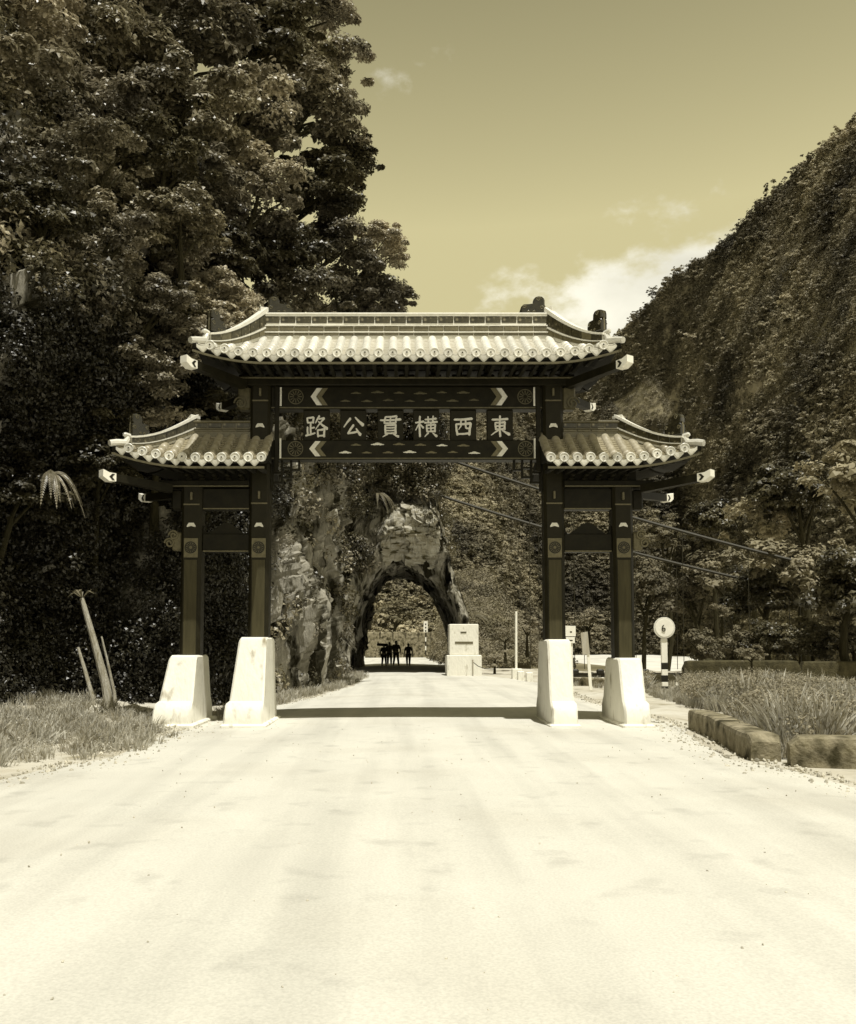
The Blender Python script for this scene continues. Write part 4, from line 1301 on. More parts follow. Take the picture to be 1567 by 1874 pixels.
# main roof
D1 = 1.38
zr = gz(614, -.1); ze = gz(647, -D1)
ztop = gz(576)
xe = (gxp(1138, -D1, 640) - gxp(359, -D1, 640)) / 2
xrg = (gxp(1014, 0, 580) - gxp(497, 0, 580)) / 2
hgt = ztop - zr
rows = [(zr + .0, zr + hgt * .10, 'ridge_mid', .30, .125), (zr + hgt * .19, zr + hgt * .40, 'ridge_mid', .30, .118), (zr + hgt * .55, zr + hgt * .84, 'ridge_dark', .31, .112), (0, ztop, '', 0, 0)]
main_roof, SM = make_roof('main_roof', None, 1, -xrg, xrg, -xe, xe, zr, zr - ze, D1, .20, True, True, .257, None, rows, gate)
for sx in (-1, 1):
    beast(main_roof, Vector((sx * (xrg - .30), 0, ztop - .01)), Vector((sx, 0, 0)), .50, .36)
# bracket blocks between plate and soffit
zpl = gz(696)
for i in range(13):
    x = CX[1] - .3 + (CX[2] - CX[1] + .6) * i / 12
    b = MB()
    b.cbox(x - .07, x + .07, -.22, .22, zpl + .003, zpl + .06, .015)
    b.cbox(x - .16, x + .16, -.05, .05, zpl + .061, zpl + .11, .012)
    b.cbox(x - .045, x + .045, -.5, .5, zpl + .111, zpl + .16, .012)
    b.build('bracket_set', M['beam'], gate)
b = MB(); b.cbox(CX[1] - .5, CX[2] + .5, -.10, .10, zpl + .161, zr - .16, .01); b.build('ridge_wall', M['soffit'], gate)

# wing roofs
for sx, inner, outer in ((-1, CX[1], CX[0]), (1, CX[2], CX[3])):
    zr_ = gz(793, -.05); ze_ = gz(838, -D0); zt_ = gz(772)
    xe0 = abs(gxp(1003 if sx > 0 else 484, -D0, 840))
    xe1_ = abs(gxp(1281, -D0, 840)); xr1_ = abs(gxp(1131, 0, 790))
    h_ = zt_ - zr_
    rows = [(zr_ + .02, zr_ + h_ * .25, 'ridge_mid', .30, .115), (zr_ + h_ * .40, zr_ + h_ * .8, 'ridge_dark', .31, .11), (0, zt_, '', 0, 0)]
    wr, SW = make_roof('wing_roof', None, sx, abs(inner) + .205, xr1_, xe0, xe1_, zr_, zr_ - ze_, D0, .25, False, True, .257, None, rows, gate)
    b = MB(); x0_, x1_ = sorted((inner + sx * .206, outer + sx * .3))
    b.cbox(x0_, x1_, -.09, .09, gz(882) + .003, zr_ - .14, .01); b.build('wing_ridge_wall', M['soffit'], gate)
    for i in range(5):
        x = inner + sx * (.35 + .26 * i)
        b = MB(); z0 = gz(882)
        b.cbox(x - .06, x + .06, -.19, .19, z0 + .003, z0 + .05, .012); b.cbox(x - .04, x + .04, -.42, .42, z0 + .051, z0 + .10, .012)
        b.build('bracket_set', M['beam'], gate)

# ------------------------------------------------------------------ roadside stone parapets on the right
def wall_blocks(line, w, h, blen, name, label, cat, m, group=None, cap=True):
    pts = [Vector((x, y, 0)) for x, y in line]
    base = pts[0].copy()
    t = thing(name, label, cat, base, group)
    L_ = [0]
    for a_, b_ in zip(pts, pts[1:]): L_.append(L_[-1] + (b_ - a_).length)
    def at(s_):
        for k in range(len(pts) - 1):
            if s_ <= L_[k + 1] + 1e-6:
                f_ = (s_ - L_[k]) / (L_[k + 1] - L_[k]); return pts[k].lerp(pts[k + 1], f_), (pts[k + 1] - pts[k]).normalized()
    n = max(1, int(round(L_[-1] / blen)))
    for i in range(n):
        s0, s1 = L_[-1] * i / n + .006, L_[-1] * (i + 1) / n - .006
        m_ = max(4, int((s1 - s0) / .12))
        hj = h + random.uniform(-.02, .02)
        vv, ff = [], []
        prof = [(-1, -.15), (-1, .35), (-1, .8), (-.93, .95), (-.75, 1.0), (-.25, 1.01), (.25, 1.01), (.75, 1.0), (.93, .95), (1, .8), (1, .35), (1, -.15)]
        for k in range(m_ + 1):
            s_ = s0 + (s1 - s0) * k / m_
            p_, d_ = at(s_); l_ = Vector((-d_.y, d_.x, 0))
            e_ = min(k, m_ - k) / m_ * (s1 - s0)
            sh = 1 - .28 * max(0, 1 - e_ / .16) ** 2
            for x_, z_ in prof:
                q_ = p_ - base + l_ * x_ * w * (.6 + .4 * sh) + Vector((0, 0, z_ * hj * (sh if z_ > 0 else 1)))
                vv.append(q_)
        arr = np.array([list(q_) for q_ in vv])
        ar2 = arr @ np.array([[.8, .5, .33], [-.55, .83, .1], [-.22, -.26, .94]])
        n1, n2_ = fbm(ar2 * 1.1 + i * 7, 77, 5), fbm(ar2 * 1.1 + i * 7 + 50, 78, 5)
        arr += np.stack([.018 * n1, .018 * n2_, .014 * n1], 1)
        K = len(prof)
        for k in range(m_):
            for j in range(K - 1):
                ff.append((k * K + j, k * K + j + 1, (k + 1) * K + j + 1, (k + 1) * K + j))
        ff.append(tuple(range(K))); ff.append(tuple(m_ * K + j for j in range(K))[::-1])
        bm = bmesh.new()
        bv = [bm.verts.new(q_) for q_ in arr]
        for f_ in ff: bm.faces.new([bv[q_] for q_ in f_])
        bmesh.ops.recalc_face_normals(bm, faces=bm.faces)
        me_ = bpy.data.meshes.new('stone'); bm.to_mesh(me_); bm.free(); me_.materials.append(m)
        link('stone', me_, t)
    return t


wall_blocks([(5.55, 17.3), (5.35, 15.6), (5.05, 13.6), (4.86, 12.35)], .21, .36, 6, 'stone_parapet', 'low weathered stone parapet running along the road edge beside the weeds', 'parapet', M['stone'])
wall_blocks([(5.0, 12.0), (6.4, 11.6), (8.4, 11.2)], .21, .38, 6, 'stone_parapet', 'second low stone parapet turning away from the road at the near end', 'parapet', M['stone'])
wall_blocks([(P(1040, 1250, 36).x, 36.0), (P(1112, 1250, 34.2).x, 34.2)], .12, .30, .8, 'stone_kerb', 'short mossy stone kerb between the two right hand gateway plinths', 'kerb', M['stone'])
wall_blocks([(P(1165, 1240, 33).x, 36.0), (10.6, 35.8)], .2, .42, 1.3, 'stone_wall', 'low dark stone wall at the valley edge behind the outer column and the round sign', 'wall', M['darkstone'])
wall_blocks([(10.9, 35.7), (13.0, 35.6), (17.5, 35.2), (24, 34.5)], .25, .92, 4.2, 'stone_wall', 'dark mossy stone wall at the valley edge behind the tall weeds', 'wall', M['darkstone'])
wall_blocks([(P(670, 1180, 104).x, 104), (P(760, 1180, 106).x, 106), (P(830, 1180, 108).x, 108)], .4, 3.0, 1.6, 'retaining_wall', 'pale masonry retaining wall seen through the tunnel', 'wall', M['stone'])

# ------------------------------------------------------------------ grasses
def in_area(n, x0, x1, y0, y1):
    return np.stack([RNG.uniform(x0, x1, n), RNG.uniform(y0, y1, n)], 1)


p2 = in_area(5200, 5.2, 13, 11.6, 33)
edge_x = np.interp(p2[:, 1], [11.6, 12.6, 15.6, 17.3, 20, 25, 33], [5.3, 5.25, 5.75, 6.0, 6.6, 7.2, 8.2])
hole = fbm(np.stack([p2[:, 0] * .8, p2[:, 1] * .8, 0 * p2[:, 0]], 1), 501, 2)
keep = (p2[:, 0] > edge_x) & (hole > -.75) & ~((p2[:, 1] > 18.2) & (p2[:, 1] < 21.5) & (p2[:, 0] < 8.0)) & ~((p2[:, 1] < 12.4) & (p2[:, 0] < 9)) & (p2[:, 1] < 12.8 + 50 * (p2[:, 0] > 0))
p2 = p2[keep]
z = ground_z(p2[:, 0], p2[:, 1])
near_sign = (np.abs(p2[:, 0] / p2[:, 1] - .287) < .022) & (p2[:, 1] > 21)
tuft = np.where(near_sign, .45, 1.0) * np.clip(0.75 + 0.6 * fbm(np.stack([p2[:, 0] * .9, p2[:, 1] * .9, 0 * p2[:, 0]], 1), 531, 3), .3, 1.5)
scatter('tall_weeds', np.column_stack([p2, z]), RNG.uniform(.5, 1.25, len(p2)) * tuft * np.interp(p2[:, 1], [12, 18, 33], [.9, .85, .7]), RNG.uniform(-1, 1, (len(p2), 3)) * np.array([.3, .3, 3.1]), weed_src + herb_src[:2])
m_ = (RNG.uniform(0, 1, len(p2)) < .16) & ~near_sign
q_ = np.column_stack([p2, z])[m_] + np.array([0, 0, .45])
scatter('weed_heads', q_, RNG.uniform(.18, .42, len(q_)), RNG.uniform(-1, 1, (len(q_), 3)) * np.array([.3, .3, 3.1]), pale_src)

p2 = in_area(3800, -9, -3.4, 11, 19.5)
edge_x = np.interp(p2[:, 1], [11, 12.6, 14.5, 16, 17.5, 19.5], [-5.6, -4.45, -4.05, -3.95, -4.2, -4.9]) + .25 * fbm(np.stack([p2[:, 1] * 2, p2[:, 0] * 2, 0 * p2[:, 0]], 1), 511, 2)
keep = (RNG.uniform(0, 1, len(p2)) < np.clip((edge_x - p2[:, 0] + .25) / 1.0, 0, 1) * np.clip(.75 + .7 * fbm(np.stack([p2[:, 0], p2[:, 1], 0 * p2[:, 0]], 1), 541, 2), .1, 1))
p2 = p2[keep]
scatter('verge_grass', np.column_stack([p2, ground_z(p2[:, 0], p2[:, 1])]), RNG.uniform(.25, .85, len(p2)), RNG.uniform(-1, 1, (len(p2), 3)) * np.array([.4, .4, 3.1]), grass_src + herb_src[:2])

p2 = in_area(2600, -5, 0, 20, 47)
lim = np.interp(p2[:, 1], [20, 26, 32, 38, 44, 47], [-3.7, -2.9, -2.25, -1.85, -1.7, -2.2])
cl = np.interp(p2[:, 1], foot[:, 1], foot[:, 0])
keep = (p2[:, 0] < lim + .05) & (p2[:, 0] > lim - .7) & (RNG.uniform(0, 1, len(p2)) < .55)
p2 = p2[keep]
scatter('cliff_foot_grass', np.column_stack([p2, 0 * p2[:, 0]]), RNG.uniform(.4, 1.0, len(p2)), RNG.uniform(-1, 1, (len(p2), 3)) * np.array([.2, .2, 3.1]), grass_src)

p2 = in_area(900, 6.0, 16, 33, 47)
keep = (p2[:, 0] > 6.2 + .1 * (p2[:, 1] - 33)) & (fbm(np.stack([p2[:, 0] * .5, p2[:, 1] * .5, 0 * p2[:, 0]], 1), 521, 2) > -.1)
p2 = p2[keep]
scatter('terrace_grass', np.column_stack([p2, ground_z(p2[:, 0], p2[:, 1])]), RNG.uniform(.4, .9, len(p2)), RNG.uniform(-1, 1, (len(p2), 3)) * np.array([.2, .2, 3.1]), grass_src)

# ------------------------------------------------------------------ trees
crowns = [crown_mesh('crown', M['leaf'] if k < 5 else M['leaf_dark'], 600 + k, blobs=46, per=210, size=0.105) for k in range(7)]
small_crowns = [crown_mesh('crown', M['leaf_far'], 640 + k, blobs=24, per=90, size=0.15) for k in range(3)]
pale_crowns = [crown_mesh('crown', M['leaf_pale'], 660 + k, blobs=16, per=110, size=0.13, flat=.8) for k in range(3)]


def tree(name, label, cat, c, r, crown_me, group=None, foot_pt=None, sz=1.0, bark='bark', limbs=4, cat_rot=None):
    c = Vector(c)
    f_ = Vector(foot_pt) if foot_pt is not None else Vector((c.x, c.y, 0))
    t = thing(name, label, cat, f_, group)
    rel = c - f_
    rng_ = random.Random(hash((round(c.x, 2), round(c.y, 2))) & 0xFFFF)
    b = MB()
    bend = Vector((rng_.uniform(-.15, .15), rng_.uniform(-.15, .15), 0)) * rel.length
    top = rel + Vector((0, 0, -r * .15))
    pts = [Vector((0, 0, -.3)), top * .35 + bend * .6, top * .7 + bend * .5, top]
    tr_ = max(.05, r * .075)
    b.tube(pts, [tr_ * 1.35, tr_, tr_ * .8, tr_ * .4], 8)
    for k in range(limbs):
        a = k * 2.4 + rng_.uniform(0, 1)
        e_ = rel + Vector((math.cos(a) * r * .62, math.sin(a) * r * .62, r * rng_.uniform(-.1, .45)))
        s_ = top * (.72 + .06 * k) + bend * .4
        b.tube([s_, s_.lerp(e_, .5) + Vector((0, 0, r * .08)), e_], [tr_ * .5, tr_ * .34, tr_ * .12], 6)
    b.build('trunk', M[bark], t, True)
    cr = link('crown', crown_me, t, rel, (rng_.uniform(-.15, .15), rng_.uniform(-.15, .15), rng_.uniform(0, 6.28)))
    cr.scale = (r, r, r * sz)
    return t


def cliff_anchor(c):
    """Point of the cliff face nearest below a crown."""
    d = CLIFF - np.array([c[0], c[1], c[2] - 2.2])
    k_ = np.argmin((d ** 2).sum(-1)); return CLIFF.reshape(-1, 3)[k_]


left_trees = [  # px, py, Y, radius px, label
    (205, 250, 24, 125, 'broadleaf tree high on the cliff at the far left, thick dark crown'),
    (330, 215, 26, 120, 'broadleaf tree high on the cliff, second from the left along the top'),
    (455, 230, 28, 115, 'broadleaf tree high on the cliff, midway along the top row'),
    (570, 220, 31, 100, 'broadleaf tree high on the cliff beside the open sky'),
    (610, 140, 33, 78, 'leafy tree top against the sky above the cliff edge'),
    (640, 300, 32, 62, 'tree leaning out against the sky with a ragged twig edge'),
    (590, 345, 31, 90, 'dense tree directly under the ragged tree at the sky edge'),
    (470, 360, 27, 100, 'sunlit broadleaf tree in the middle of the wooded cliff'),
    (345, 350, 25, 110, 'sunlit broadleaf tree left of the middle of the wooded cliff'),
    (220, 390, 23, 110, 'large leafed tree at the left edge of the wooded cliff'),
    (130, 330, 22, 115, 'dark tree at the outer left of the wooded cliff'),
    (290, 480, 23, 95, 'low tree on the cliff above the left end of the main roof'),
    (410, 480, 25, 95, 'round crowned tree behind the left end of the main roof'),
    (530, 470, 29, 90, 'tree behind the roof ridge beast with pale top leaves'),
    (620, 450, 31, 78, 'bright leafed tree behind the left half of the ridge'),
    (690, 450, 33, 58, 'small tree sticking out into the sky above the ridge'),
    (655, 540, 32, 80, 'tree with drooping leaves just above the tiled ridge'),
    (722, 545, 34, 36, 'outermost leafy twig tree just above the ridge against the sky'),
    (560, 560, 29, 85, 'dark tree immediately behind the left roof slope'),
    (180, 540, 22, 95, 'shaded tree at the left edge above the wing roof'),
    (250, 620, 22.5, 80, 'small tree with bright top leaves beside the main roof corner'),
    (400, 570, 24, 80, 'leafy tree directly behind the left hip of the main roof'),
    (60, 480, 20.5, 110, 'dark tree beyond the left edge of the wooded cliff'),
    (60, 200, 22, 125, 'tall tree at the upper left corner of the wooded cliff'),
    (200, 110, 25, 120, 'topmost tree above the far left of the cliff'),
    (350, 90, 28, 120, 'topmost tree above the left part of the cliff'),
    (500, 95, 31, 110, 'topmost tree above the middle of the cliff'),
    (120, -10, 26, 125, 'crown rising out of view at the upper left'),
    (290, -30, 29, 120, 'crown rising out of view left of the cliff middle'),
    (450, -20, 32, 115, 'crown rising out of view over the cliff middle'),
    (570, 20, 35, 85, 'crown rising out of view next to the sky'),
    (30, 60, 23, 120, 'crown at the outermost upper left of the cliff'),
    (40, 700, 19.5, 95, 'shaded tree low at the outer left beside the wing roof'),
    (150, 750, 20.5, 85, 'dark shaded tree behind the left wing roof'),
    (30, 900, 18.5, 90, 'shaded tree low at the left margin under the wing eave'),
    (195, 440, 19.6, 90, 'bright leafed tree at the left, nearest of those beside the main roof'),
    (285, 560, 20.4, 75, 'bright leafed tree left of the main roof corner beast'),
    (110, 560, 18.8, 90, 'large leafed tree on the left margin beside the bright leafed tree'),
    (330, 420, 21.6, 85, 'sunlit tree above the bright leafed tree left of the roof'),
    (180, 310, 19.8, 90, 'sunlit tree at the left, above the nearest bright leafed one'),
    (70, 390, 18.2, 95, 'sunlit tree on the left margin at mid height'),
    (300, 300, 22.0, 90, 'sunlit tree in the upper left of the wooded cliff'),
    (390, 545, 22.4, 62, 'bush crowned tree with bright top just behind the left roof hip'),
    (250, 690, 20.6, 85, 'dark tree hanging over the left wing roof, nearer the left edge'),
    (335, 660, 21.2, 85, 'dark tree hanging over the left wing roof just left of the main eave'),
    (430, 640, 21.8, 85, 'dark tree behind the upper left beam end'),
    (290, 800, 21.8, 85, 'deeply shaded tree behind the left wing ridge'),
    (390, 780, 22.6, 85, 'deeply shaded tree between the two left columns, above the wing'),
    (180, 860, 20.2, 80, 'deeply shaded tree behind the outer end of the left wing'),
]
for i, (px, py, Y, rp, lab) in enumerate(left_trees):
    c = P(px, py, Y)
    r = rp / F * Y * 1.12
    tree('broadleaf_tree', lab, 'tree', c, r, crowns[i % 7], 'broadleaf trees on the wooded cliff', cliff_anchor(c), .92)

right_trees = [(1190, 1080, 56, 62), (1262, 1090, 52, 66), (1330, 1050, 50, 80), (1398, 1090, 44, 75), (1300, 960, 70, 60), (1210, 985, 78, 55), (1385, 960, 62, 70), (1470, 1050, 42, 95), (1560, 1080, 36, 110), (1460, 900, 60, 85), (1560, 900, 55, 100), (1285, 1185, 42, 42), (1345, 1180, 40, 46), (1410, 1175, 39, 52), (1480, 1175, 38, 56), (1560, 1175, 37, 60)]
rl = ['tree directly left of the round numbered sign on the valley edge', 'dark tree standing behind the round numbered sign', 'dense tree to the right of the round numbered sign', 'tree above the right end of the dark stone wall', 'taller tree behind the trees near the round sign',
      'tree on the valley slope beside the outer right column', 'tall tree on the slope at the right', 'near tree at the right margin above the weeds', 'largest tree at the far right margin', 'upper tree at the right margin on the slope', 'upper tree outermost at the right on the slope', 'low dark tree just right of the round sign post', 'low dark tree above the middle of the dark stone wall', 'low dark tree above the right part of the dark stone wall', 'low dark tree at the right margin behind the stone wall', 'low dark tree outermost at the right behind the stone wall']
for i, (px, py, Y, rp) in enumerate(right_trees):
    c = P(px, py, Y); r = rp / F * Y
    f_ = Vector((c.x, c.y, float(ground_z([c.x], [c.y])[0])))
    tree('valley_tree', rl[i], 'tree', c, r, (small_crowns + crowns[5:])[i % 5], 'dark trees on the right valley edge', f_, 1.05)

shrubs = [(905, 1205, 49, 30, 'pale leafy shrub right beside the white stone pier'), (925, 1165, 54, 30, 'pale shrub behind the thin white pole'), (965, 1150, 60, 34, 'pale shrub between the white pole and the inner column'),
          (1075, 1140, 66, 38, 'bright shrub behind the small notice boards'), (1320, 1120, 40, 26, 'pale leafed shrub with bright leaves in front of the dark trees'), (1375, 1200, 34, 30, 'pale bush on top of the dark stone wall')]
for i, (px, py, Y, rp, lab) in enumerate(shrubs):
    c = P(px, py, Y); r = rp / F * Y
    f_ = Vector((c.x, c.y, max(0, c.z - r * 1.3)))
    if Y > 55: f_.z = max(-.4, c.z - r * 1.3)
    tree('shrub', lab, 'shrub', c, r, pale_crowns[i % 3], None, f_, .9, limbs=3)

tree('bush', 'dark overhanging bush on the slope seen through the tunnel', 'bush', P(728, 1122, 112), 3.4, small_crowns[0], None, (P(728, 1150, 112).x, 112, 0), .6, limbs=3)


# fronds hanging in from the left and other fern-like plants
def frond_plant(label, base, n, length, droop, seed, out_=(1, 0, 0)):
    t = thing('fern', label, 'fern', base)
    rng_ = random.Random(seed)
    for k in range(n):
        a = rng_.uniform(-1.2, 1.2) + math.atan2(out_[1], out_[0])
        d = Vector((math.cos(a), math.sin(a), 0)); Ln = length * rng_.uniform(.7, 1.1)
        rise = rng_.uniform(.2, .7)
        b = MB(); pts = []
        for i in range(9):
            s_ = i / 8
            pts.append(d * Ln * s_ * (1 - .15 * s_) + Vector((0, 0, Ln * (rise * s_ - droop * s_ * s_))))
        b.tube(pts, [.018 * (1 - .8 * i / 8) for i in range(9)], 4)
        sd_ = Vector((-d.y, d.x, 0))
        for i in range(1, 26):
            s_ = i / 26; j = min(7, int(s_ * 8)); f_ = s_ * 8 - j
            p = pts[j].lerp(pts[j + 1], f_)
            tn = (pts[j + 1] - pts[j]).normalized()
            ll = Ln * .10 * math.sin(math.pi * (s_ * .85 + .12))
            for s2 in (-1, 1):
                e_ = p + (sd_ * s2 + tn * .5).normalized() * ll + Vector((0, 0, -ll * .45))
                m_ = p.lerp(e_, .5) + Vector((0, 0, ll * .06))
                w_ = tn * .018
                b.add([p - w_ * .5, p + w_ * .5, m_ + w_, e_, m_ - w_], [(0, 1, 2, 3, 4)])
        b.build('frond', M['leaf'] if base.y < 20 else M['frond'], t)
    return t


frond_plant('pale drooping fern hanging at the left edge beneath the wing roof', P(92, 868, 17.8), 13, .8, 1.3, 1, (1, -.3, 0))
frond_plant('fern with long fronds spreading on the upper left of the cliff', P(200, 470, 21), 6, .8, .8, 4, (.8, -.6, 0))
frond_plant('fern with arching pale fronds above the white stone pier', P(860, 1128, 50), 7, 1.7, .8, 5, (1, -.4, 0))
frond_plant('fern hanging from the rock over the tunnel', P(690, 905, 46.2), 7, 1.3, 1.3, 6, (.6, -.8, 0))
frond_plant('fern hanging from the cliff beside the inner left column', P(528, 885, 30), 6, 1.0, 1.3, 7, (.6, -.8, 0))

# pale leaning trunks at the left verge
for (p0, p1, r0, r1, lab) in (((208, 1318), (150, 1095), .09, .05, 'thick pale trunk leaning at the left verge beside the grass'), ((178, 1318), (143, 1185), .05, .03, 'thin pale trunk left of the thick leaning trunk'), ((216, 1312), (186, 1165), .035, .02, 'thin pale stem right of the thick leaning trunk')):
    a = Q(*p0); c = P(p1[0], p1[1], a.y + .3)
    t = thing('leaning_trunk', lab, 'trunk', a)
    b = MB(); rel = c - a
    pts = [Vector((0, 0, -.2)), rel * .3 + Vector((.03, 0, 0)), rel * .65 + Vector((.02, 0, 0)), rel]
    b.tube(pts, [r0 * 1.3, r0, (r0 + r1) / 2, r1], 9); b.build('trunk', M['palebark'], t, True)
    if r0 < .08: continue
    b = MB()
    for k in range(10):
        a_ = k * 2.4; e_ = rel + Vector((math.cos(a_) * .4, math.sin(a_) * .3, .15 - .03 * k * .5))
        m_ = rel.lerp(e_, .5) + Vector((0, 0, .12)); w_ = Vector((-math.sin(a_), math.cos(a_), 0)) * .03
        b.add([rel - w_ * .3, rel + w_ * .3, m_ + w_, e_, m_ - w_], [(0, 1, 2, 3, 4)])
    b.build('leaf_tuft', M['frond'], t)

# ------------------------------------------------------------------ signs and roadside furniture
# white stone pier at the tunnel mouth
a, c = Q(818, 1240), Q(882, 1240)
pw = (c.x - a.x) / 2; pc = Vector(((a.x + c.x) / 2, a.y + pw, 0))
t = thing('stone_pier', 'white two tier stone pier standing beside the tunnel mouth', 'pier', pc)
zt, zs = P(850, 1142, a.y).z, P(850, 1199, a.y).z
b = MB(); b.cbox(-pw, pw, -pw, pw, -.1, zs, .03); b.build('base_block', M['white'], t)
up_w = pw * .84
b = MB(); b.cbox(-up_w, up_w, -up_w, up_w, zs + .001, zt, .03); bl = b.build('upper_block', M['white'], t)
b = MB(); b.cbox(-.16, .12, -up_w - .02, -up_w + .01, P(850, 1157, a.y).z - .04, P(850, 1157, a.y).z + .03, .006); b.build('small_plaque', M['dimline'], bl)
b = MB(); b.cbox(-.43, .43, -up_w - .02, -up_w + .01, P(850, 1176, a.y).z - .06, P(850, 1176, a.y).z + .05, .006); b.build('name_plaque', M['ochre'], bl)
t = thing('chain_post', 'thin post with a hanging chain in front of the white stone pier', 'post', (pc.x + pw * .45, pc.y - pw - .35, 0))
b = MB(); b.tube([(0, 0, -.1), (0, 0, .85)], .04, 8); b.build('post', M['wood'], t)
b = MB(); b.tube([(0, 0, .75), (.25, .02, .55), (.6, .06, .42), (1.0, .1, .40)], .018, 5); b.build('chain', M['steel'], t)

# round numbered sign
g0 = Q(1217, 1266)
sy = g0.y
t = thing('round_sign', 'round white sign with a 6 on a black and white banded post', 'road sign', g0)
def rz(py): return P(1214, py, sy).z
pxm = sy / F
hwp = 5.5 * pxm
for k, (p0, p1, m_) in enumerate(((1168, 1213, 'white_paint'), (1213, 1225, 'black'), (1225, 1236, 'white_paint'), (1236, 1248, 'black'), (1248, 1256, 'white_paint'), (1256, 1275, 'black'))):
    b = MB(); b.cbox(-hwp - g0.x * 0 - .03 * 0, hwp, -hwp * .5, hwp * .5, rz(p1) + .001, rz(p0) - .001, .008); b.build('post_band', M[m_], t)
cz = rz(1149); rad = 19.5 * pxm
def disc(r0, r1, y0, y1, n=32):
    b = MB(); b.loft([[(r_ * math.cos(2 * math.pi * q / n), y_, cz + r_ * math.sin(2 * math.pi * q / n)) for q in range(n)] for r_, y_ in ((r0 * .97, y0), (r0, y0 - .005), (r1, y1 + .005), (r1 * .97, y1))]); return b
disc(rad, rad, .02, -.02).build('disc', M['cream'], t, False, (0, -hwp * .5 - .03, 0))
face = disc(rad * .86, rad * .86, -.0205, -.032).build('disc_face', M['white_paint'], t, False, (0, -hwp * .5 - .03, 0))
six = [(56, 6, 34, 24, 7, 9), (34, 24, 27, 55, 9, 10), (27, 55, 33, 84, 10, 9), (33, 84, 50, 94, 9, 9), (50, 94, 66, 86, 9, 9), (66, 86, 71, 70, 9, 9), (71, 70, 65, 54, 9, 9), (65, 54, 50, 48, 9, 8), (50, 48, 30, 60, 8, 6)]
glyph(six, .24, M['steel'], 'number', face, -.03, cz - .01, -.034)
b = MB(); b.cbox(-hwp * .7, hwp * .7, -.03, .01, rz(1168) - .0, cz - rad * .6, .006); b.build('bracket', M['steel'], t, False, (0, 0, 0))

# tilted notice board on a leaning post
g0 = Q(1083, 1262)
t = thing('notice_board', 'small grey notice board on a leaning white post', 'notice board', g0)
k_ = g0.y / F
def nb(px, py, dy=0): q_ = P(px, py, g0.y + dy) - g0; return q_
def quadprism(pts4, th, m_, nm, par):
    b = MB(); b.loft([[(p.x, p.y - th, p.z) for p in pts4], [(p.x, p.y + th, p.z) for p in pts4]]); return b.build(nm, m_, par)
quadprism([nb(1079, 1268), nb(1084.5, 1268), nb(1079, 1196), nb(1074, 1196)], .03, M['white_paint'], 'post', t)
bd = quadprism([nb(1066, 1199), nb(1079, 1196), nb(1075, 1156), nb(1062.5, 1158)], .015, M['wood'], 'board', t)
bd.location.y = -.05
# white box sign
g0 = Q(1045, 1258)
t = thing('box_sign', 'white square sign with a small lower plate beside the inner right column', 'sign', g0)
def bs(px, py): return P(px, py, g0.y) - g0
def rect(x0, y0, x1, y1, th, m_, nm, par, dy=0):
    a_, c_ = bs(x0, y1), bs(x1, y0); b = MB(); b.cbox(a_.x, c_.x, -th + dy, th + dy, a_.z, c_.z, .004); return b.build(nm, m_, par)
rect(1041.5, 1176, 1048.5, 1270, .03, M['white_paint'], 'post', t, .05)
br = rect(1034, 1145.5, 1053.5, 1164.5, .02, M['white_paint'], 'sign_board', t)
rect(1043, 1155, 1047, 1158, .004, M['dimline'], 'marking', br, -.022)
pl_ = rect(1036, 1166, 1052, 1177, .02, M['white_paint'], 'lower_plate', t)
rect(1041, 1171, 1048, 1173.2, .004, M['black'], 'marking', pl_, -.022)
# thin white pole on a block
g0 = Q(945, 1243)
t = thing('white_pole', 'thin white pole on a small white block beside the road', 'pole', g0)
b = MB(); b.tube([(0, 0, .3), (.02, 0, P(945, 1119, g0.y).z)], .055, 8); b.build('shaft', M['white_paint'], t)
b = MB(); b.cbox(-.2, .25, -.2, .2, -.05, .48, .03); b.build('footing', M['white'], t)
g0 = Q(963, 1248)
for px, py, lab in ((953, 1246, 'short white marker stone right beside the thin pole'), (969, 1249, 'short white marker stone nearest the inner column')):
    g1 = Q(px, py)
    b = MB(); b.cbox(-.14, .14, -.12, .12, -.08, .42, .03)
    tag(b.build('marker_stone', M['white'], None, False, g1), lab, 'marker stone')

# suspension footbridge at the right, cables strung from the rock
t = thing('suspension_bridge', 'cable suspension footbridge leading away to the right behind the columns', 'bridge', (8, 44, 0))
org = Vector((8, 44, 0))
def cable(a, c, sag, rad, n=30):
    pts = []
    for i in range(n + 1):
        s_ = i / n; p = a.lerp(c, s_); p.z -= sag * 4 * s_ * (1 - s_); pts.append(p - org)
    b = MB(); b.tube(pts, rad, 6); return b, pts
A0, A1 = P(790, 830, 46.5), P(1660, 1075, 40)
B0, B1 = P(800, 905, 47.0), P(1660, 1120, 43)
bA, ptsA = cable(A0, A1, .35, .075); bA.build('main_cable', M['steel'], t)
bB, ptsB = cable(B0, B1, .45, .075); bB.build('main_cable', M['steel'], t)
zd = P(1080, 1232, 42).z
for px in (985, 1067, 1150, 1240, 1335, 1430, 1530, 1630):
    for pts in (ptsA, ptsB):
        x = P(px, 1200, 44).x - org.x + (.0 if pts is ptsA else .3)
        p = min(pts, key=lambda q_: abs(q_.x - x))
        b = MB(); b.tube([(p.x, p.y, p.z), (p.x - .05, p.y, zd + .1)], .018, 5); b.build('hanger', M['steel'], t)
for k, y in enumerate((-2.6, -.8)):
    b = MB(); x0, x1 = P(1035, 1232, 44 + y).x - org.x, P(1670, 1232, 44 + y).x - org.x
    b.cbox(x0, x1, y - .06, y + .06, zd - .16, zd + .02, .02); b.build('deck_beam', M['steel'], t)
b = MB()
for i in range(44):
    x = P(1040, 1232, 42).x - org.x + i * .36
    me_ = None
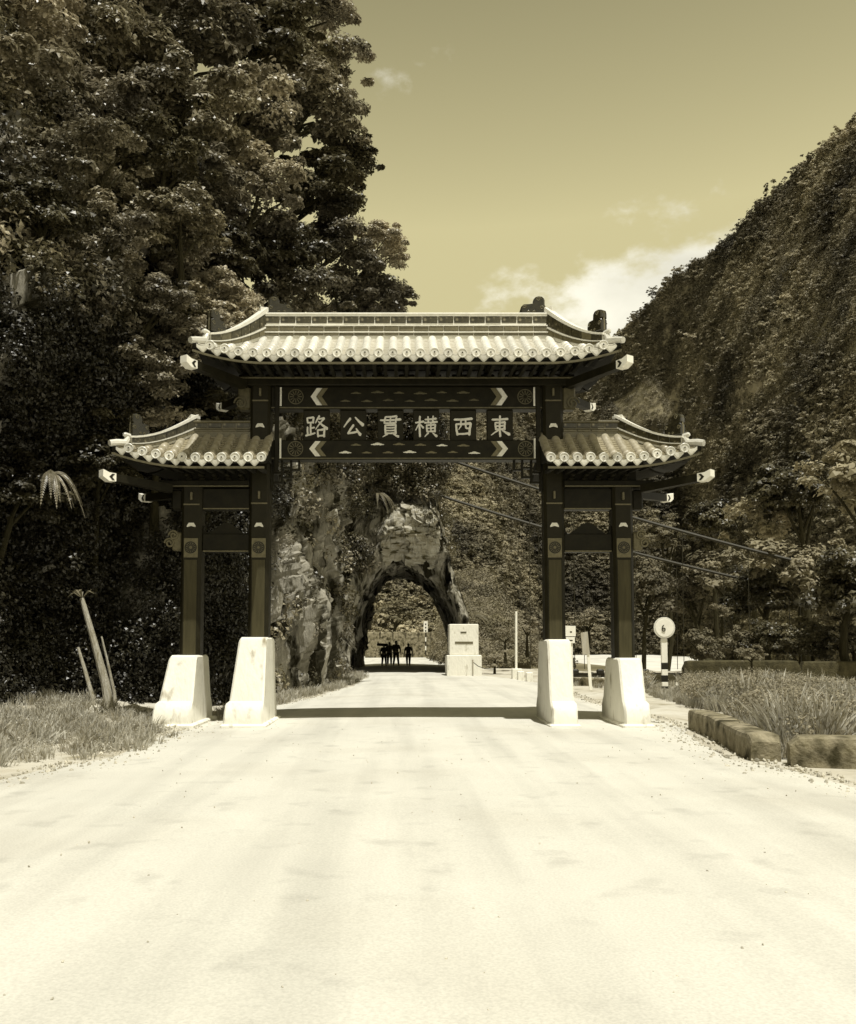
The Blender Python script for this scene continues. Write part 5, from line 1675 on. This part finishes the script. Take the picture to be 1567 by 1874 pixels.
pm = MB(); pm.cbox(-.15, .15, -2.7, -.7, 0, .04, .008); pme = pm.mesh('plank', M['wood'])
for i in range(44):
    link('plank', pme, t, (P(1040, 1232, 42).x - org.x + i * .36, 0, zd + .024 + random.uniform(0, .01)), (0, 0, random.uniform(-.03, .03)))
for px in (1052, 1098, 1180, 1260, 1340):
    x = P(px, 1232, 41.4).x - org.x
    b = MB(); b.cbox(x - .17, x + .17, -2.75, -2.6, zd - .05, zd + .20, .05); b.build('clamp', M['black'], t)

# beyond the tunnel: a striped sign and a row of guard stones
Yk = 92
g0 = Vector((P(780, 1180, Yk).x, Yk, 0))
t = thing('kilometre_sign', 'narrow white sign on a banded post beyond the tunnel', 'road sign', g0)
def ks(x0, y0, x1, y1, m_, nm, par, dy=0, th=.03):
    a_, c_ = P(x0, y1, Yk) - g0, P(x1, y0, Yk) - g0; b = MB(); b.cbox(a_.x, c_.x, dy - th, dy + th, a_.z, c_.z, .004); return b.build(nm, m_, par)
bd = ks(775.5, 1137, 783, 1157, M['white_paint'], 'board', t)
for k in range(3): ks(778, 1141 + 6 * k, 780.5, 1144 + 6 * k, M['black'], 'mark', bd, -.035, .004)
for k in range(5): ks(778.2, 1158.2 + 8 * k, 780.4, 1166 + 8 * k, M['black'] if k % 2 == 0 else M['white_paint'], 'post_band', t)
for k in range(5):
    py = 1190 + k * 4.2; px = 782 + k * 4.3
    g1 = Vector((P(px, 1180, 112 - k * 7).x, 112 - k * 7, 0))
    b = MB(); b.cbox(-.14, .14, -.14, .14, -.1, .75, .03)
    tag(b.build('guard_stone', M['darkstone'], None, False, g1), 'dark guard stone in the row along the road beyond the tunnel', 'guard stone', 'guard stones beyond the tunnel')

# ------------------------------------------------------------------ people walking in the tunnel
def skin_mesh(name, verts, edges, radii, m, parent, root=0, sub=1):
    me_ = bpy.data.meshes.new(name); me_.from_pydata(verts, edges, [])
    o = link(name, me_, parent)
    o.modifiers.new('skin', 'SKIN'); 
    sv = me_.skin_vertices[0].data
    for i, r_ in enumerate(radii): sv[i].radius = r_ if isinstance(r_, tuple) else (r_, r_)
    for i in range(len(verts)): sv[i].use_root = (i == root)
    md = o.modifiers.new('smooth', 'SUBSURF'); md.levels = sub; md.render_levels = sub
    me_.materials.append(m)
    return o


def person(label, loc, h, arm_out=.10, stride=.16, rz=0.0, load=False, group=None, shirt='cloth2', trousers='cloth'):
    s_ = h / 1.7; fat = 1.15
    t = thing('person', label, 'person', loc, group, rz)
    V, E, Rr = [], [], []
    def add(p, r_, par=None):
        V.append((p[0] * s_, p[1] * s_, p[2] * s_)); Rr.append(r_ * s_ * fat if not isinstance(r_, tuple) else (r_[0] * s_ * fat, r_[1] * s_ * fat))
        if par is not None: E.append((par, len(V) - 1))
        return len(V) - 1
    pel = add((0, 0, .93), (.15, .11)); ab = add((0, 0, 1.10), (.13, .10), pel); ch = add((0, .01, 1.30), (.16, .11), ab); nk = add((0, 0, 1.46), .055, ch)
    hd = add((0, -.02, 1.57), (.078, .095), nk); tp = add((0, -.01, 1.64), (.07, .085), hd)
    for sx, st in ((-1, stride), (1, -stride)):
        hip = add((sx * .10, 0, .88), .088, pel); kn = add((sx * .11, st * .35 - .02, .48), .058, hip); an = add((sx * .11, st, .09), .04, kn)
        add((sx * .12, st - .13, .035), .035, an)
        sh = add((sx * .19, .01, 1.38), .058, ch); el = add((sx * (.23 + arm_out), .03 - st * .5, 1.10), .042, sh); wr = add((sx * (.24 + arm_out * 1.2), -.05 - st, .86), .028, el)
        hb = add((sx * (.24 + arm_out * 1.2), -.06 - st, .80), (.032, .02), wr)
        for k, (dx, ln2) in enumerate(((-.03, .07), (-.01, .085), (.01, .08), (.03, .06))):
            add((sx * (.24 + arm_out * 1.2) + dx * .6, -.075 - st + dx, .80 - ln2), .009, hb)
        add((sx * (.20 + arm_out * 1.2), -.09 - st, .78), .010, wr)
    skin_mesh('body', V, E, Rr, M['skin'], t)
    def cl(name, pts, eds, rad, m_): skin_mesh(name, [(a_ * s_, b_ * s_, c_ * s_) for a_, b_, c_ in pts], eds, [(r_[0] * s_ * fat, r_[1] * s_ * fat) if isinstance(r_, tuple) else r_ * s_ * fat for r_ in rad], m_, t)
    st = stride
    cl('shirt', [(0, 0, .95), (0, 0, 1.12), (0, .01, 1.30), (0, 0, 1.41), (-.19, .01, 1.385), (-(.225 + arm_out), .03 - st * .5, 1.12), (.19, .01, 1.385), (.225 + arm_out, .03 + st * .5, 1.12)],
       [(0, 1), (1, 2), (2, 3), (2, 4), (4, 5), (2, 6), (6, 7)], [(.17, .13), (.15, .12), (.18, .13), .085, .075, .06, .075, .06], M[shirt])
    cl('trousers', [(0, 0, .95), (-.10, 0, .86), (-.11, st * .35 - .02, .48), (-.11, st, .12), (.10, 0, .86), (.11, -st * .35 - .02, .48), (.11, -st, .12)], [(0, 1), (1, 2), (2, 3), (0, 4), (4, 5), (5, 6)], [(.16, .125), .105, .075, .06, .105, .075, .06], M[trousers])
    b = MB(); b.ball((0, .012 * s_, 1.615 * s_), .105 * s_, 12, 8, (.92, 1.05, .95)); b.build('hair', M['hair'], t, True)
    b = MB(); b.ball((0, -.118 * s_, 1.565 * s_), .018 * s_, 6, 4, (.8, 1.1, 1.4)); b.build('nose', M['skin'], t, True)
    return t


pY = 65
person('taller person in the tunnel with arms held away from the body', (P(725, 1200, pY).x, pY, .03), 1.80, .13, .20, .35, shirt='cloth2')
person('short person walking alone at the right of the tunnel group', (P(747.5, 1200, pY - 1).x, pY - 1, .03), 1.62, .04, .12, -.2, shirt='cloth')
person('person half hidden behind the taller one in the tunnel', (P(713, 1200, pY + 1.5).x, pY + 1.5, .03), 1.72, .05, .1, .1)
ps = person('stooping figure at the left of the tunnel carrying a long load', (P(703, 1200, pY - .5).x, pY - .5, .03), 1.60, .08, .12, -.1, shirt='cloth')
ps.rotation_euler = (R(9), R(-5), .5)
b = MB(); b.cbox(-.42, .36, -.16, .16, -.10, .10, .04)
tag(b.build('carried_bundle', M['cloth'], None, False, (P(701, 1180, pY - .5).x, pY - .62, P(701, 1180, pY - .5).z), (0, .06, .1)), 'long dark bundle carried on the shoulder of the stooping figure', 'bundle')
